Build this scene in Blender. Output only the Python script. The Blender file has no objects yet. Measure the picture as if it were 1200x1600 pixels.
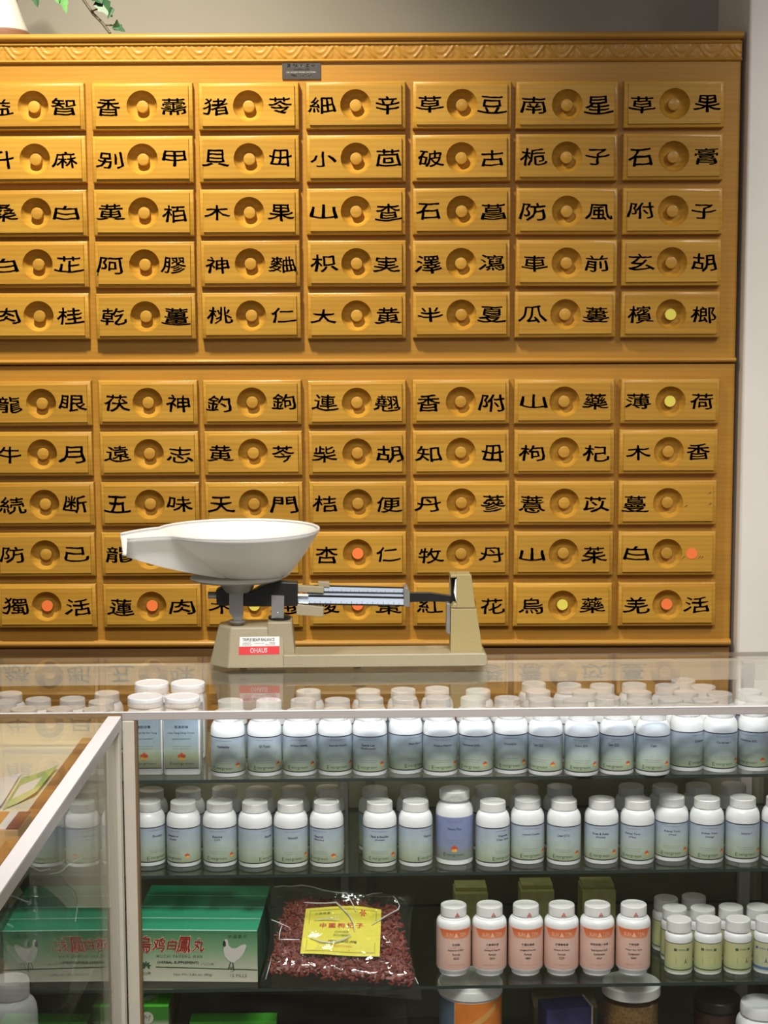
import bpy, bmesh, math, random
from mathutils import Vector, Matrix, noise
random.seed(7)
S = bpy.context.scene
COL = S.collection
PI = math.pi
F_PX = 2600.0
CAM_Z = 1.56

# ------------------------------------------------------------------ camera
pitch, yaw, roll = math.atan(295 / 2600), math.atan(12 / 2600), 0.0035
fw = Vector((-math.sin(yaw) * math.cos(pitch), math.cos(yaw) * math.cos(pitch), -math.sin(pitch)))
rt = Vector((math.cos(yaw), math.sin(yaw), 0)); up = rt.cross(fw)
rt2 = rt * math.cos(roll) - up * math.sin(roll); up2 = up * math.cos(roll) + rt * math.sin(roll)
cam_d = bpy.data.cameras.new('camera'); cam = bpy.data.objects.new('camera', cam_d); COL.objects.link(cam)
cam.matrix_world = Matrix(((rt2.x, up2.x, -fw.x, 0), (rt2.y, up2.y, -fw.y, 0), (rt2.z, up2.z, -fw.z, CAM_Z), (0, 0, 0, 1)))
cam_d.sensor_fit = 'HORIZONTAL'; cam_d.sensor_width = 36; cam_d.lens = 36 * F_PX / 1200
cam_d.clip_start = 0.05; cam_d.clip_end = 50
S.camera = cam

def ray(x, y):
    d = fw + rt2 * ((x - 600) / F_PX) - up2 * ((y - 800) / F_PX)
    return d / d.y
def at(x, y, Y):                      # measured picture point -> place at depth Y
    p = ray(x, y) * Y; return Vector((p.x, p.y, p.z + CAM_Z))
def on(x, y, z):                      # measured picture point -> place on the level z
    d = ray(x, y); p = d * ((z - CAM_Z) / d.z); return Vector((p.x, p.y, z))

# ------------------------------------------------------------------ world, lights, exposure
W = bpy.data.worlds.new('world'); S.world = W; W.use_nodes = True
W.node_tree.nodes['Background'].inputs[0].default_value = (1.0, 0.93, 0.84, 1)
W.node_tree.nodes['Background'].inputs[1].default_value = 0.15
S.view_settings.view_transform = 'Standard'; S.view_settings.look = 'None'
S.view_settings.gamma = 1; S.view_settings.exposure = 0.0
S.cycles.transparent_max_bounces = 40; S.cycles.max_bounces = 12
S.cycles.glossy_bounces = 6; S.cycles.sample_clamp_indirect = 4

def area(name, loc, target, power, color, sx, sy, spread=PI):
    d = bpy.data.lights.new(name, 'AREA'); d.shape = 'RECTANGLE'; d.size = sx; d.size_y = sy
    d.energy = power; d.color = color; d.spread = spread
    o = bpy.data.objects.new(name, d); COL.objects.link(o); o.location = loc
    o.rotation_euler = (Vector(target) - Vector(loc)).to_track_quat('-Z', 'Y').to_euler(); return o
def spot(name, loc, target, power, color, ang, blend, rad):
    d = bpy.data.lights.new(name, 'SPOT'); d.energy = power; d.color = color
    d.spot_size = math.radians(ang); d.spot_blend = blend; d.shadow_soft_size = rad
    o = bpy.data.objects.new(name, d); COL.objects.link(o); o.location = loc
    o.rotation_euler = (Vector(target) - Vector(loc)).to_track_quat('-Z', 'Y').to_euler(); return o

spot('halogen_spot_light', (-0.62, 2.80, 3.15), (-0.56, 3.74, 1.66), 262, (1.0, 0.935, 0.73), 80, 1.0, 0.10)
area('counter_downlight', (0.10, 1.25, 2.80), (0.10, 2.62, 0.70), 12, (1.0, 0.97, 0.93), 0.9, 0.35, math.radians(70))
area('added_front_fill', (0.25, 0.10, 3.05), (0.15, 2.8, 1.1), 14.5, (1.0, 0.97, 0.93), 1.3, 0.8)  # unseen fill added on the viewer's side to lift the scoop and labels
area('added_pier_fill', (1.50, 2.3, 2.7), (1.30, 3.72, 1.35), 4.6, (1.0, 0.94, 0.88), 0.4, 0.4, math.radians(72))  # unseen fill added only to brighten the pier
area('showcase_strip_light', (0.15, 2.575, 0.935), (0.15, 2.68, 0.60), 0.17, (0.80, 0.90, 1.0), 0.95, 0.008)

# ------------------------------------------------------------------ tagging
def tag(o, label=None, cat=None, group=None, kind=None):
    if label: o['label'] = label
    if cat: o['category'] = cat
    if group: o['group'] = group
    if kind: o['kind'] = kind
    return o
def empty(name, loc=(0, 0, 0), rz=0):
    o = bpy.data.objects.new(name, None); o.empty_display_size = 0.05
    COL.objects.link(o); o.location = loc; o.rotation_euler = (0, 0, rz); return o

# ------------------------------------------------------------------ materials
def newmat(name):
    m = bpy.data.materials.new(name); m.use_nodes = True; nt = m.node_tree
    return m, nt, nt.nodes['Principled BSDF']
def N(nt, t, **kw):
    n = nt.nodes.new(t)
    for k, v in kw.items(): setattr(n, k, v)
    return n
def plain(name, col, rough=0.5, metal=0.0, noise=0.0, nscale=40, coat=0.0, spec=0.5, sss=0.0, bump=0.0):
    m, nt, b = newmat(name)
    b.inputs['Base Color'].default_value = (*col, 1); b.inputs['Roughness'].default_value = rough
    b.inputs['Metallic'].default_value = metal; b.inputs['Coat Weight'].default_value = coat
    b.inputs['Specular IOR Level'].default_value = spec
    if sss:
        b.inputs['Subsurface Weight'].default_value = sss; b.inputs['Subsurface Radius'].default_value = (.006, .006, .005)
    if noise or bump:
        tc = N(nt, 'ShaderNodeTexCoord'); nz = N(nt, 'ShaderNodeTexNoise'); nz.inputs['Scale'].default_value = nscale
        nz.inputs['Detail'].default_value = 4
        nt.links.new(tc.outputs['Object'], nz.inputs['Vector'])
        if noise:
            r = N(nt, 'ShaderNodeValToRGB'); r.color_ramp.elements[0].position = .3; r.color_ramp.elements[1].position = .7
            r.color_ramp.elements[0].color = (*[c * (1 - noise) for c in col], 1)
            r.color_ramp.elements[1].color = (*[min(1, c * (1 + noise)) for c in col], 1)
            nt.links.new(nz.outputs['Fac'], r.inputs[0]); nt.links.new(r.outputs[0], b.inputs['Base Color'])
        if bump:
            bp = N(nt, 'ShaderNodeBump'); bp.inputs['Strength'].default_value = bump; bp.inputs['Distance'].default_value = .002
            nt.links.new(nz.outputs['Fac'], bp.inputs['Height']); nt.links.new(bp.outputs[0], b.inputs['Normal'])
    return m
def wood(name, light, dark, rough=.40, coat=.16, vary=.08):
    m, nt, b = newmat(name)
    tc = N(nt, 'ShaderNodeTexCoord'); oi = N(nt, 'ShaderNodeObjectInfo')
    mu = N(nt, 'ShaderNodeMath', operation='MULTIPLY'); mu.inputs[1].default_value = 37.0
    nt.links.new(oi.outputs['Random'], mu.inputs[0])
    ad = N(nt, 'ShaderNodeVectorMath', operation='ADD')
    nt.links.new(tc.outputs['Object'], ad.inputs[0]); nt.links.new(mu.outputs[0], ad.inputs[1])
    mp = N(nt, 'ShaderNodeMapping'); mp.inputs['Scale'].default_value = (1.1, 9, 13)
    nt.links.new(ad.outputs[0], mp.inputs[0])
    n1 = N(nt, 'ShaderNodeTexNoise'); n1.inputs['Scale'].default_value = 2.2; n1.inputs['Detail'].default_value = 3
    n1.inputs['Distortion'].default_value = .7
    nt.links.new(mp.outputs[0], n1.inputs['Vector'])
    wv = N(nt, 'ShaderNodeTexWave', wave_type='RINGS', rings_direction='Y'); wv.inputs['Scale'].default_value = 2.2
    wv.inputs['Distortion'].default_value = 5.5; wv.inputs['Detail'].default_value = 2.5; wv.inputs['Detail Scale'].default_value = .7
    nt.links.new(mp.outputs[0], wv.inputs['Vector'])
    mp2 = N(nt, 'ShaderNodeMapping'); mp2.inputs['Scale'].default_value = (6, 60, 150)
    nt.links.new(ad.outputs[0], mp2.inputs[0])
    n2 = N(nt, 'ShaderNodeTexNoise'); n2.inputs['Scale'].default_value = 3; n2.inputs['Detail'].default_value = 2
    nt.links.new(mp2.outputs[0], n2.inputs['Vector'])
    mx = N(nt, 'ShaderNodeMix'); mx.inputs[0].default_value = .16
    nt.links.new(n1.outputs['Fac'], mx.inputs[2]); nt.links.new(wv.outputs['Fac'], mx.inputs[3])
    mx2 = N(nt, 'ShaderNodeMix'); mx2.inputs[0].default_value = .22
    nt.links.new(mx.outputs[0], mx2.inputs[2]); nt.links.new(n2.outputs['Fac'], mx2.inputs[3])
    r = N(nt, 'ShaderNodeValToRGB'); r.color_ramp.elements[0].position = .25; r.color_ramp.elements[1].position = .72
    r.color_ramp.elements[0].color = (*dark, 1); r.color_ramp.elements[1].color = (*light, 1)
    nt.links.new(mx2.outputs[0], r.inputs[0])
    hs = N(nt, 'ShaderNodeHueSaturation')
    ma = N(nt, 'ShaderNodeMapRange'); ma.inputs[3].default_value = 1 - vary; ma.inputs[4].default_value = 1 + vary
    nt.links.new(oi.outputs['Random'], ma.inputs[0]); nt.links.new(ma.outputs[0], hs.inputs['Value'])
    nt.links.new(r.outputs[0], hs.inputs['Color']); nt.links.new(hs.outputs[0], b.inputs['Base Color'])
    b.inputs['Roughness'].default_value = rough; b.inputs['Specular IOR Level'].default_value = .28
    b.inputs['Coat Weight'].default_value = coat; b.inputs['Coat Roughness'].default_value = .12
    bp = N(nt, 'ShaderNodeBump'); bp.inputs['Strength'].default_value = .06; bp.inputs['Distance'].default_value = .001
    nt.links.new(n2.outputs['Fac'], bp.inputs['Height']); nt.links.new(bp.outputs[0], b.inputs['Normal'])
    return m
def glass(name, tint=(1, 1, 1), f0=.04, haze=0.0, hazecol=(.6, .6, .58), wrinkle=0.0, wscale=9, rough=0.0, power=5.0):
    m, nt, b = newmat(name); nt.nodes.remove(b); out = nt.nodes['Material Output']
    g = N(nt, 'ShaderNodeNewGeometry')
    dt = N(nt, 'ShaderNodeVectorMath', operation='DOT_PRODUCT')
    nt.links.new(g.outputs['Incoming'], dt.inputs[0]); nt.links.new(g.outputs['Normal'], dt.inputs[1])
    ab = N(nt, 'ShaderNodeMath', operation='ABSOLUTE'); nt.links.new(dt.outputs['Value'], ab.inputs[0])
    sb = N(nt, 'ShaderNodeMath', operation='SUBTRACT'); sb.inputs[0].default_value = 1; nt.links.new(ab.outputs[0], sb.inputs[1])
    pw = N(nt, 'ShaderNodeMath', operation='POWER'); pw.inputs[1].default_value = power; nt.links.new(sb.outputs[0], pw.inputs[0])
    ml = N(nt, 'ShaderNodeMath', operation='MULTIPLY_ADD'); ml.inputs[1].default_value = (1 - f0) * .85; ml.inputs[2].default_value = f0
    nt.links.new(pw.outputs[0], ml.inputs[0])
    t = N(nt, 'ShaderNodeBsdfTransparent'); t.inputs[0].default_value = (*tint, 1)
    gl = N(nt, 'ShaderNodeBsdfGlossy'); gl.inputs['Roughness'].default_value = rough; gl.inputs['Color'].default_value = (1, 1, 1, 1)
    mix = N(nt, 'ShaderNodeMixShader')
    nt.links.new(ml.outputs[0], mix.inputs[0]); nt.links.new(t.outputs[0], mix.inputs[1]); nt.links.new(gl.outputs[0], mix.inputs[2])
    last = mix
    if wrinkle:
        tc = N(nt, 'ShaderNodeTexCoord'); nz = N(nt, 'ShaderNodeTexNoise'); nz.inputs['Scale'].default_value = wscale
        nz.inputs['Detail'].default_value = 3; nz.inputs['Distortion'].default_value = 1.2
        nt.links.new(tc.outputs['Object'], nz.inputs['Vector'])
        bp = N(nt, 'ShaderNodeBump'); bp.inputs['Strength'].default_value = wrinkle; bp.inputs['Distance'].default_value = .02
        nt.links.new(nz.outputs['Fac'], bp.inputs['Height']); nt.links.new(bp.outputs[0], gl.inputs['Normal'])
    if haze:
        df = N(nt, 'ShaderNodeBsdfDiffuse'); df.inputs[0].default_value = (*hazecol, 1)
        m2 = N(nt, 'ShaderNodeMixShader'); m2.inputs[0].default_value = haze
        nt.links.new(last.outputs[0], m2.inputs[1]); nt.links.new(df.outputs[0], m2.inputs[2]); last = m2
    nt.links.new(last.outputs[0], out.inputs[0]); return m
def zramp(name, stops, rough=.45, mottle=.0):          # printed paper whose ink changes along the local height (0..1 of the label)
    m, nt, b = newmat(name)
    tc = N(nt, 'ShaderNodeTexCoord'); sp = N(nt, 'ShaderNodeSeparateXYZ'); nt.links.new(tc.outputs['Generated'], sp.inputs[0])
    r = N(nt, 'ShaderNodeValToRGB'); e = r.color_ramp.elements
    e[0].position, e[0].color = stops[0][0], (*stops[0][1], 1); e[1].position, e[1].color = stops[-1][0], (*stops[-1][1], 1)
    for p, c in stops[1:-1]:
        q = e.new(p); q.color = (*c, 1)
    nt.links.new(sp.outputs['Z'], r.inputs[0]); last = r.outputs[0]
    if mottle:
        nz = N(nt, 'ShaderNodeTexNoise'); nz.inputs['Scale'].default_value = 70; nz.inputs['Detail'].default_value = 4
        oi = N(nt, 'ShaderNodeObjectInfo'); ad = N(nt, 'ShaderNodeVectorMath', operation='ADD')
        nt.links.new(tc.outputs['Object'], ad.inputs[0]); nt.links.new(oi.outputs['Random'], ad.inputs[1]); nt.links.new(ad.outputs[0], nz.inputs['Vector'])
        hs = N(nt, 'ShaderNodeHueSaturation'); ma = N(nt, 'ShaderNodeMapRange')
        ma.inputs[1].default_value = .3; ma.inputs[2].default_value = .7; ma.inputs[3].default_value = 1 - mottle; ma.inputs[4].default_value = 1 + mottle
        nt.links.new(nz.outputs['Fac'], ma.inputs[0]); nt.links.new(ma.outputs[0], hs.inputs['Value']); nt.links.new(last, hs.inputs['Color']); last = hs.outputs[0]
    nt.links.new(last, b.inputs['Base Color']); b.inputs['Roughness'].default_value = rough
    return m

M = {}
M['drawer'] = wood('varnished_drawer_wood', (.56, .310, .044), (.40, .19, .022))
M['frame'] = wood('varnished_frame_wood', (.48, .245, .038), (.38, .175, .024), rough=.42, coat=.14, vary=.03)
M['knob'] = wood('turned_knob_wood', (.55, .30, .045), (.44, .21, .026))
M['base_wood'] = wood('base_cabinet_wood', (.26, .135, .045), (.17, .085, .026), rough=.5, coat=0)
M['ink'] = plain('brush_ink', (.070, .027, .011), .5)
M['worn_ink'] = plain('worn_ink', (.17, .07, .02), .6)
M['orange_dot'] = plain('orange_sticker', (1.0, .21, .05), .6)
M['yellow_dot'] = plain('yellow_sticker', (.80, .70, .10), .6)
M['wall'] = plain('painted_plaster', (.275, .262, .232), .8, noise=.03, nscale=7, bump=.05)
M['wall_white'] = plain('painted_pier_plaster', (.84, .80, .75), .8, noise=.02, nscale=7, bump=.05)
M['floor'] = plain('floor_tile', (.18, .165, .13), .5, noise=.1, nscale=6)
M['dark'] = plain('dark_gap', (.012, .009, .006), .8)
M['alu'] = plain('anodised_aluminium', (.62, .565, .54), .36, metal=.35)
M['alu_white'] = plain('white_aluminium', (.93, .91, .92), .35, metal=.0)
M['cream_post'] = plain('cream_post_metal', (.66, .60, .50), .42, metal=.1, noise=.03, nscale=30)
M['brown_edge'] = plain('brown_edge_trim', (.20, .125, .06), .5)
M['glass'] = glass('clear_glass', (.975, .985, .975))
M['shelf_glass'] = glass('shelf_glass', (.945, .965, .95))
M['glass_edge'] = plain('green_glass_edge', (.035, .050, .042), .15)
M['top_edge'] = plain('top_glass_edge', (.20, .155, .115), .25)
M['door'] = plain('olive_sliding_panel', (.20, .185, .125), .45, noise=.10, nscale=14)
M['door_frame'] = plain('dark_door_frame', (.14, .13, .09), .4)
M['cream'] = plain('cream_laminate', (.80, .73, .57), .5, noise=.02)
M['back_rail'] = plain('pale_back_rail', (.78, .70, .60), .5)
M['deck'] = plain('dark_showcase_deck', (.075, .068, .048), .5)
M['white_pl'] = plain('white_bottle_plastic', (.86, .86, .875), .27)
M['cap_pl'] = plain('ribbed_cap_plastic', (.83, .81, .805), .42)
M['scoop'] = plain('white_scoop_plastic', (.90, .89, .865), .34)
_nt = M['scoop'].node_tree; _t = N(_nt, 'ShaderNodeBsdfTranslucent'); _t.inputs[0].default_value = (.95, .94, .90, 1); _x = N(_nt, 'ShaderNodeMixShader'); _x.inputs[0].default_value = .26
_nt.links.new(_nt.nodes['Principled BSDF'].outputs[0], _x.inputs[1]); _nt.links.new(_t.outputs[0], _x.inputs[2]); _nt.links.new(_x.outputs[0], _nt.nodes['Material Output'].inputs[0])
M['tan'] = plain('tan_hammered_paint', (.37, .315, .20), .42, noise=.06, nscale=420, bump=.12)
M['tan_tower'] = plain('tan_tower_paint', (.40, .315, .135), .42, noise=.06, nscale=420, bump=.12)
M['black'] = plain('black_enamel', (.012, .011, .010), .38)
M['steel'] = plain('grey_steel', (.36, .35, .335), .38, metal=.6)
M['dull_steel'] = plain('dull_pan_metal', (.25, .24, .21), .45, metal=.3)
M['scale_white'] = plain('pale_blue_scale_plate', (.58, .67, .80), .3)
M['label_white'] = plain('white_label', (.82, .82, .80), .5)
M['red'] = plain('red_label', (.70, .030, .035), .5)
M['print_dark'] = plain('dark_print', (.03, .028, .03), .6)
M['print_navy'] = plain('navy_print', (.035, .04, .12), .6)
M['print_grey'] = plain('grey_print', (.15, .16, .17), .6)
M['print_green'] = plain('green_print', (.03, .10, .04), .6)
M['print_white'] = plain('white_print', (.85, .85, .85), .6)
M['print_red'] = plain('red_print', (.60, .055, .03), .6)
M['print_pale'] = plain('pale_orange_print', (.95, .55, .40), .6)
M['print_salmon'] = plain('salmon_print', (.60, .22, .16), .6)
M['flower_r'] = plain('red_petals', (.62, .08, .03), .5)
M['flower_y'] = plain('yellow_petals', (.85, .50, .08), .5)
dk = (.035, .04, .045)
M['lab_blue'] = zramp('blue_green_label', [(0, dk), (.028, dk), (.034, (.33, .37, .24)), (.30, (.43, .50, .42)), (.62, (.45, .52, .55)), (.966, (.40, .46, .58)), (.972, dk), (1, dk)], .4, .06)
M['lab_purple'] = zramp('violet_label', [(0, (.22, .25, .22)), (.18, (.25, .28, .27)), (.34, (.25, .29, .46)), (1, (.24, .28, .50))], .4, .05)
M['lab_jar'] = zramp('jar_label', [(0, dk), (.012, dk), (.016, (.44, .43, .30)), (.25, (.38, .44, .28)), (.48, (.36, .45, .50)), (1, (.32, .41, .54))], .4, .05)
M['lab_pink'] = zramp('pink_label', [(0, (.66, .40, .33)), (.55, (.78, .52, .44)), (1, (.78, .50, .42))], .45)
M['orange_band'] = zramp('orange_band', [(0, (.80, .36, .20)), (.35, (.78, .22, .085)), (1, (.76, .15, .045))], .45)
gd = (.06, .09, .055)
M['lab_green'] = zramp('pale_green_label', [(0, (.50, .52, .33)), (.055, (.42, .48, .28)), (.06, gd), (.10, gd), (.105, (.44, .50, .26)), (.35, (.56, .56, .27)), (.97, (.56, .55, .30)), (.975, gd), (1, gd)], .45)
bd = (.08, .16, .36)
M['lab_green2'] = zramp('pale_green_label_blue_print', [(0, (.50, .52, .40)), (.055, (.42, .48, .36)), (.06, bd), (.15, bd), (.155, (.52, .54, .36)), (.97, (.56, .55, .34)), (.975, gd), (1, gd)], .45)
M['boxtop'] = plain('teal_green_card', (.035, .35, .19), .32)
M['edge_highlight'] = plain('pale_green_edge_highlight', (.40, .75, .58), .35)  # pale colour imitates light caught along the box edges
M['boxface'] = zramp('green_fading_card', [(0, (.60, .58, .46)), (.28, (.54, .54, .42)), (.62, (.22, .38, .21)), (1, (.06, .22, .10))], .4)
M['boxside'] = plain('green_box_side', (.06, .15, .08), .5)
M['lime'] = plain('lime_green_card', (.10, .58, .045), .35)
M['olive_card'] = plain('pale_olive_card', (.66, .66, .27), .5, noise=.12, nscale=60)
M['goji'] = plain('dried_goji', (.21, .036, .020), .5, noise=.3, nscale=160)
M['yellow_paper'] = plain('yellow_paper', (.80, .70, .07), .45)
M['film'] = glass('plastic_film', (.95, .96, .95), f0=.04, haze=.012, hazecol=(.8, .8, .78), wrinkle=.35, wscale=18, rough=.04)
M['crease_highlight'] = glass('white_crease_highlight', (.9, .9, .9), f0=.30, haze=.70, hazecol=(.85, .85, .84), rough=.15)  # whitened film folds: glints along the creases put into the colour
M['herb'] = plain('dark_dried_herb', (.035, .028, .022), .6, noise=.5, nscale=90)
M['jar_orange'] = plain('orange_jar_label', (.80, .23, .035), .4, noise=.12, nscale=45)
M['jar_blue'] = plain('slate_blue_panel', (.10, .14, .20), .5)
M['jar_glass'] = glass('jar_glass', (.95, .94, .90), f0=.05)
M['brown_stuff'] = plain('brown_granules', (.24, .13, .04), .7, noise=.45, nscale=240)
M['dark_stuff'] = plain('dark_granules', (.06, .02, .014), .6, noise=.3, nscale=200)
M['violet_card'] = plain('violet_card', (.065, .055, .22), .45)
M['card_brown'] = plain('brown_cardboard', (.10, .070, .035), .7, noise=.1)
M['dark_lid'] = plain('dark_jar_lid', (.045, .036, .026), .35)
M['pot'] = plain('white_ceramic', (.58, .56, .53), .3)
M['pot_base'] = plain('brown_saucer', (.22, .11, .07), .5)
M['leaf'] = plain('dark_ivy_leaf', (.03, .085, .035), .45, noise=.3, nscale=30)
M['leaf_light'] = plain('light_ivy_leaf', (.10, .26, .08), .45, noise=.2, nscale=30)
M['stem'] = plain('ivy_stem', (.07, .06, .035), .6)
M['plaque'] = plain('plaque_black', (.055, .048, .048), .3)
M['pkt_green'] = plain('pale_green_packet', (.36, .58, .17), .35)
M['pkt_lime'] = plain('yellow_green_packet', (.60, .66, .28), .35)
M['pkt_white'] = plain('white_packet', (.84, .82, .84), .35)
M['tan_card'] = plain('tan_carton', (.62, .42, .22), .5)
M['maroon'] = plain('maroon_print', (.20, .055, .035), .5)
M['amber'] = plain('amber_print', (.62, .29, .07), .5)
M['lip_wood'] = wood('tray_lip_wood', (.40, .185, .065), (.30, .12, .04), coat=.1)

# ------------------------------------------------------------------ mesh helpers
class MB:
    def __init__(s): s.v = []; s.f = []; s.m = []
    def add(s, verts, faces, mi=0):
        o = len(s.v); s.v += [tuple(v) for v in verts]; s.f += [tuple(i + o for i in f) for f in faces]
        s.m += ([mi] * len(faces) if isinstance(mi, int) else mi); return s
    def box(s, x0, x1, y0, y1, z0, z1, mi=0, mat=None):
        vs = [Vector(p) for p in ((x0, y0, z0), (x1, y0, z0), (x1, y1, z0), (x0, y1, z0), (x0, y0, z1), (x1, y0, z1), (x1, y1, z1), (x0, y1, z1))]
        if mat: vs = [mat @ v for v in vs]
        return s.add(vs, [(0, 3, 2, 1), (4, 5, 6, 7), (0, 1, 5, 4), (1, 2, 6, 5), (2, 3, 7, 6), (3, 0, 4, 7)], mi)
    def lathe(s, prof, n=40, mi=0, cx=0, cy=0, ridge=None, closed_end=True):
        vs = []; k = len(prof)
        for i in range(n):
            a = 2 * PI * i / n; ca, sa = math.cos(a), math.sin(a)
            for j, (r, z) in enumerate(prof):
                rr = r + (ridge[1] if ridge and ridge[0] <= j <= ridge[2] and i % 2 else 0)
                vs.append((cx + rr * ca, cy + rr * sa, z))
        fs = [(i * k + j, ((i + 1) % n) * k + j, ((i + 1) % n) * k + j + 1, i * k + j + 1) for i in range(n) for j in range(k - 1)]
        if closed_end:
            if prof[0][0] > 1e-6: fs.append(tuple(i * k for i in reversed(range(n))))
            if prof[-1][0] > 1e-6: fs.append(tuple(i * k + k - 1 for i in range(n)))
        return s.add(vs, fs, mi)
    def prism(s, pts, y0, y1, mi=0):              # outline in x,z pushed from y0 to y1
        n = len(pts)
        vs = [(x, y0, z) for x, z in pts] + [(x, y1, z) for x, z in pts]
        fs = [tuple(range(n)), tuple(reversed(range(n, 2 * n)))] + [(i, i + n, (i + 1) % n + n, (i + 1) % n) for i in range(n)]
        return s.add(vs, fs, mi)
    def tube(s, pts, rad, n=8, mi=0):
        pts = [Vector(p) for p in pts]; vs = []; k = len(pts)
        for i, p in enumerate(pts):
            t = (pts[min(i + 1, k - 1)] - pts[max(i - 1, 0)]).normalized()
            a = t.cross(Vector((0, 0, 1)) if abs(t.z) < .9 else Vector((1, 0, 0))).normalized(); b = t.cross(a)
            r = rad[i] if isinstance(rad, (list, tuple)) else rad
            for j in range(n):
                q = 2 * PI * j / n; vs.append(p + a * (r * math.cos(q)) + b * (r * math.sin(q)))
        fs = [(i * n + j, i * n + (j + 1) % n, (i + 1) * n + (j + 1) % n, (i + 1) * n + j) for i in range(k - 1) for j in range(n)]
        fs += [tuple(reversed(range(n))), tuple(range((k - 1) * n, k * n))]
        return s.add(vs, fs, mi)
    def mesh(s, name, mats, smooth=35, fix=True):
        me = bpy.data.meshes.new(name); me.from_pydata(s.v, [], s.f)
        for m in (mats if isinstance(mats, (list, tuple)) else [mats]): me.materials.append(m)
        me.polygons.foreach_set('material_index', s.m)
        if fix:
            bm = bmesh.new(); bm.from_mesh(me); bmesh.ops.recalc_face_normals(bm, faces=bm.faces); bm.to_mesh(me); bm.free()
        if smooth:
            me.polygons.foreach_set('use_smooth', [True] * len(me.polygons)); me.set_sharp_from_angle(angle=math.radians(smooth))
        me.update(); return me
    def build(s, name, mats, parent=None, smooth=35, loc=(0, 0, 0), rz=0, bevel=0, fix=True):
        o = bpy.data.objects.new(name, s.mesh(name, mats, smooth, fix)); COL.objects.link(o)
        o.location = loc; o.rotation_euler = (0, 0, rz)
        if parent: o.parent = parent
        if bevel:
            b = o.modifiers.new('bevel', 'BEVEL'); b.width = bevel; b.segments = 2; b.limit_method = 'ANGLE'; b.angle_limit = math.radians(40)
        return o
def inst(name, me, parent=None, loc=(0, 0, 0), rz=0):
    o = bpy.data.objects.new(name, me); COL.objects.link(o); o.location = loc; o.rotation_euler = (0, 0, rz)
    if parent: o.parent = parent
    return o
def copy_tree(o, parent=None):
    c = o.copy(); COL.objects.link(c); c.parent = parent
    for ch in list(o.children): copy_tree(ch, c)
    return c

# ------------------------------------------------------------------ lettering: outlines of glyphs turned to mesh
_tc = bpy.data.curves.new('glyphs', 'FONT'); _to = bpy.data.objects.new('glyphs', _tc); COL.objects.link(_to)
_cache = {}
def glyphs(body, res=2, spacing=1.0, sub=0.0):
    key = (body, res, spacing, sub)
    if key not in _cache:
        _tc.body = body; _tc.resolution_u = res; _tc.space_character = spacing; _tc.size = 1
        dg = bpy.context.evaluated_depsgraph_get(); dg.update()
        me = bpy.data.meshes.new_from_object(_to.evaluated_get(dg))
        if sub:                                     # short edges, so that strokes can be bent
            bm = bmesh.new(); bm.from_mesh(me); bmesh.ops.remove_doubles(bm, verts=bm.verts, dist=1e-5)
            for _ in range(3):
                es = [e for e in bm.edges if e.calc_length() > sub]
                if not es: break
                bmesh.ops.subdivide_edges(bm, edges=es, cuts=1, use_grid_fill=False); bmesh.ops.triangulate(bm, faces=[f for f in bm.faces if len(f.verts) > 3])
            bm.to_mesh(me); bm.free()
        vs = [v.co.copy() for v in me.vertices]; fs = [tuple(p.vertices) for p in me.polygons]
        bpy.data.meshes.remove(me)
        xs = [v.x for v in vs] or [0]; ys = [v.y for v in vs] or [0]
        _cache[key] = (vs, fs, min(xs), max(xs), min(ys), max(ys))
    return _cache[key]
def text(mb, body, h, place, mi=0, width=None, bold=0.0, res=2, cx=0, cz=0, spacing=1.0, shear=0.0, align='c', warp=None, sub=0.0):
    """h = height of the line's tallest glyph; place(x, z) -> point in the mesh; bold thickens every stroke by printing it twice"""
    vs, fs, x0, x1, y0, y1 = glyphs(body, res, spacing, sub)
    if not vs: return
    sz = h / (y1 - y0); sx = sz if width is None else width / (x1 - x0)
    mx = (x0 + x1) / 2 if align == 'c' else (x0 if align == 'l' else x1); my = (y0 + y1) / 2
    b = bold
    for ox, oy in (((-b, -b), (b, b), (b, -b), (-b, b)) if b > 0 else ((0, 0),)):
        out = []
        for v in vs:
            x, z = (v.x - mx + ox) * sx, (v.y - my + oy) * sz
            if warp: x, z = warp(x, z)
            out.append(place(cx + x + shear * z, cz + z))
        mb.add(out, fs, mi)

# ================================================================== SETTING
fl = MB().box(-2.6, 2.2, -.5, 4.3, -.05, 0).build('floor', M['floor'], smooth=0); tag(fl, kind='structure')
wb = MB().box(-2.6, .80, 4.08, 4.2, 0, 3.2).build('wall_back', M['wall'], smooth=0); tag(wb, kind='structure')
w = MB().box(.783, 2.2, 3.722, 4.2, 0, 3.2).build('wall_right', M['wall_white'], smooth=30, bevel=.006); tag(w, kind='structure')

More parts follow.
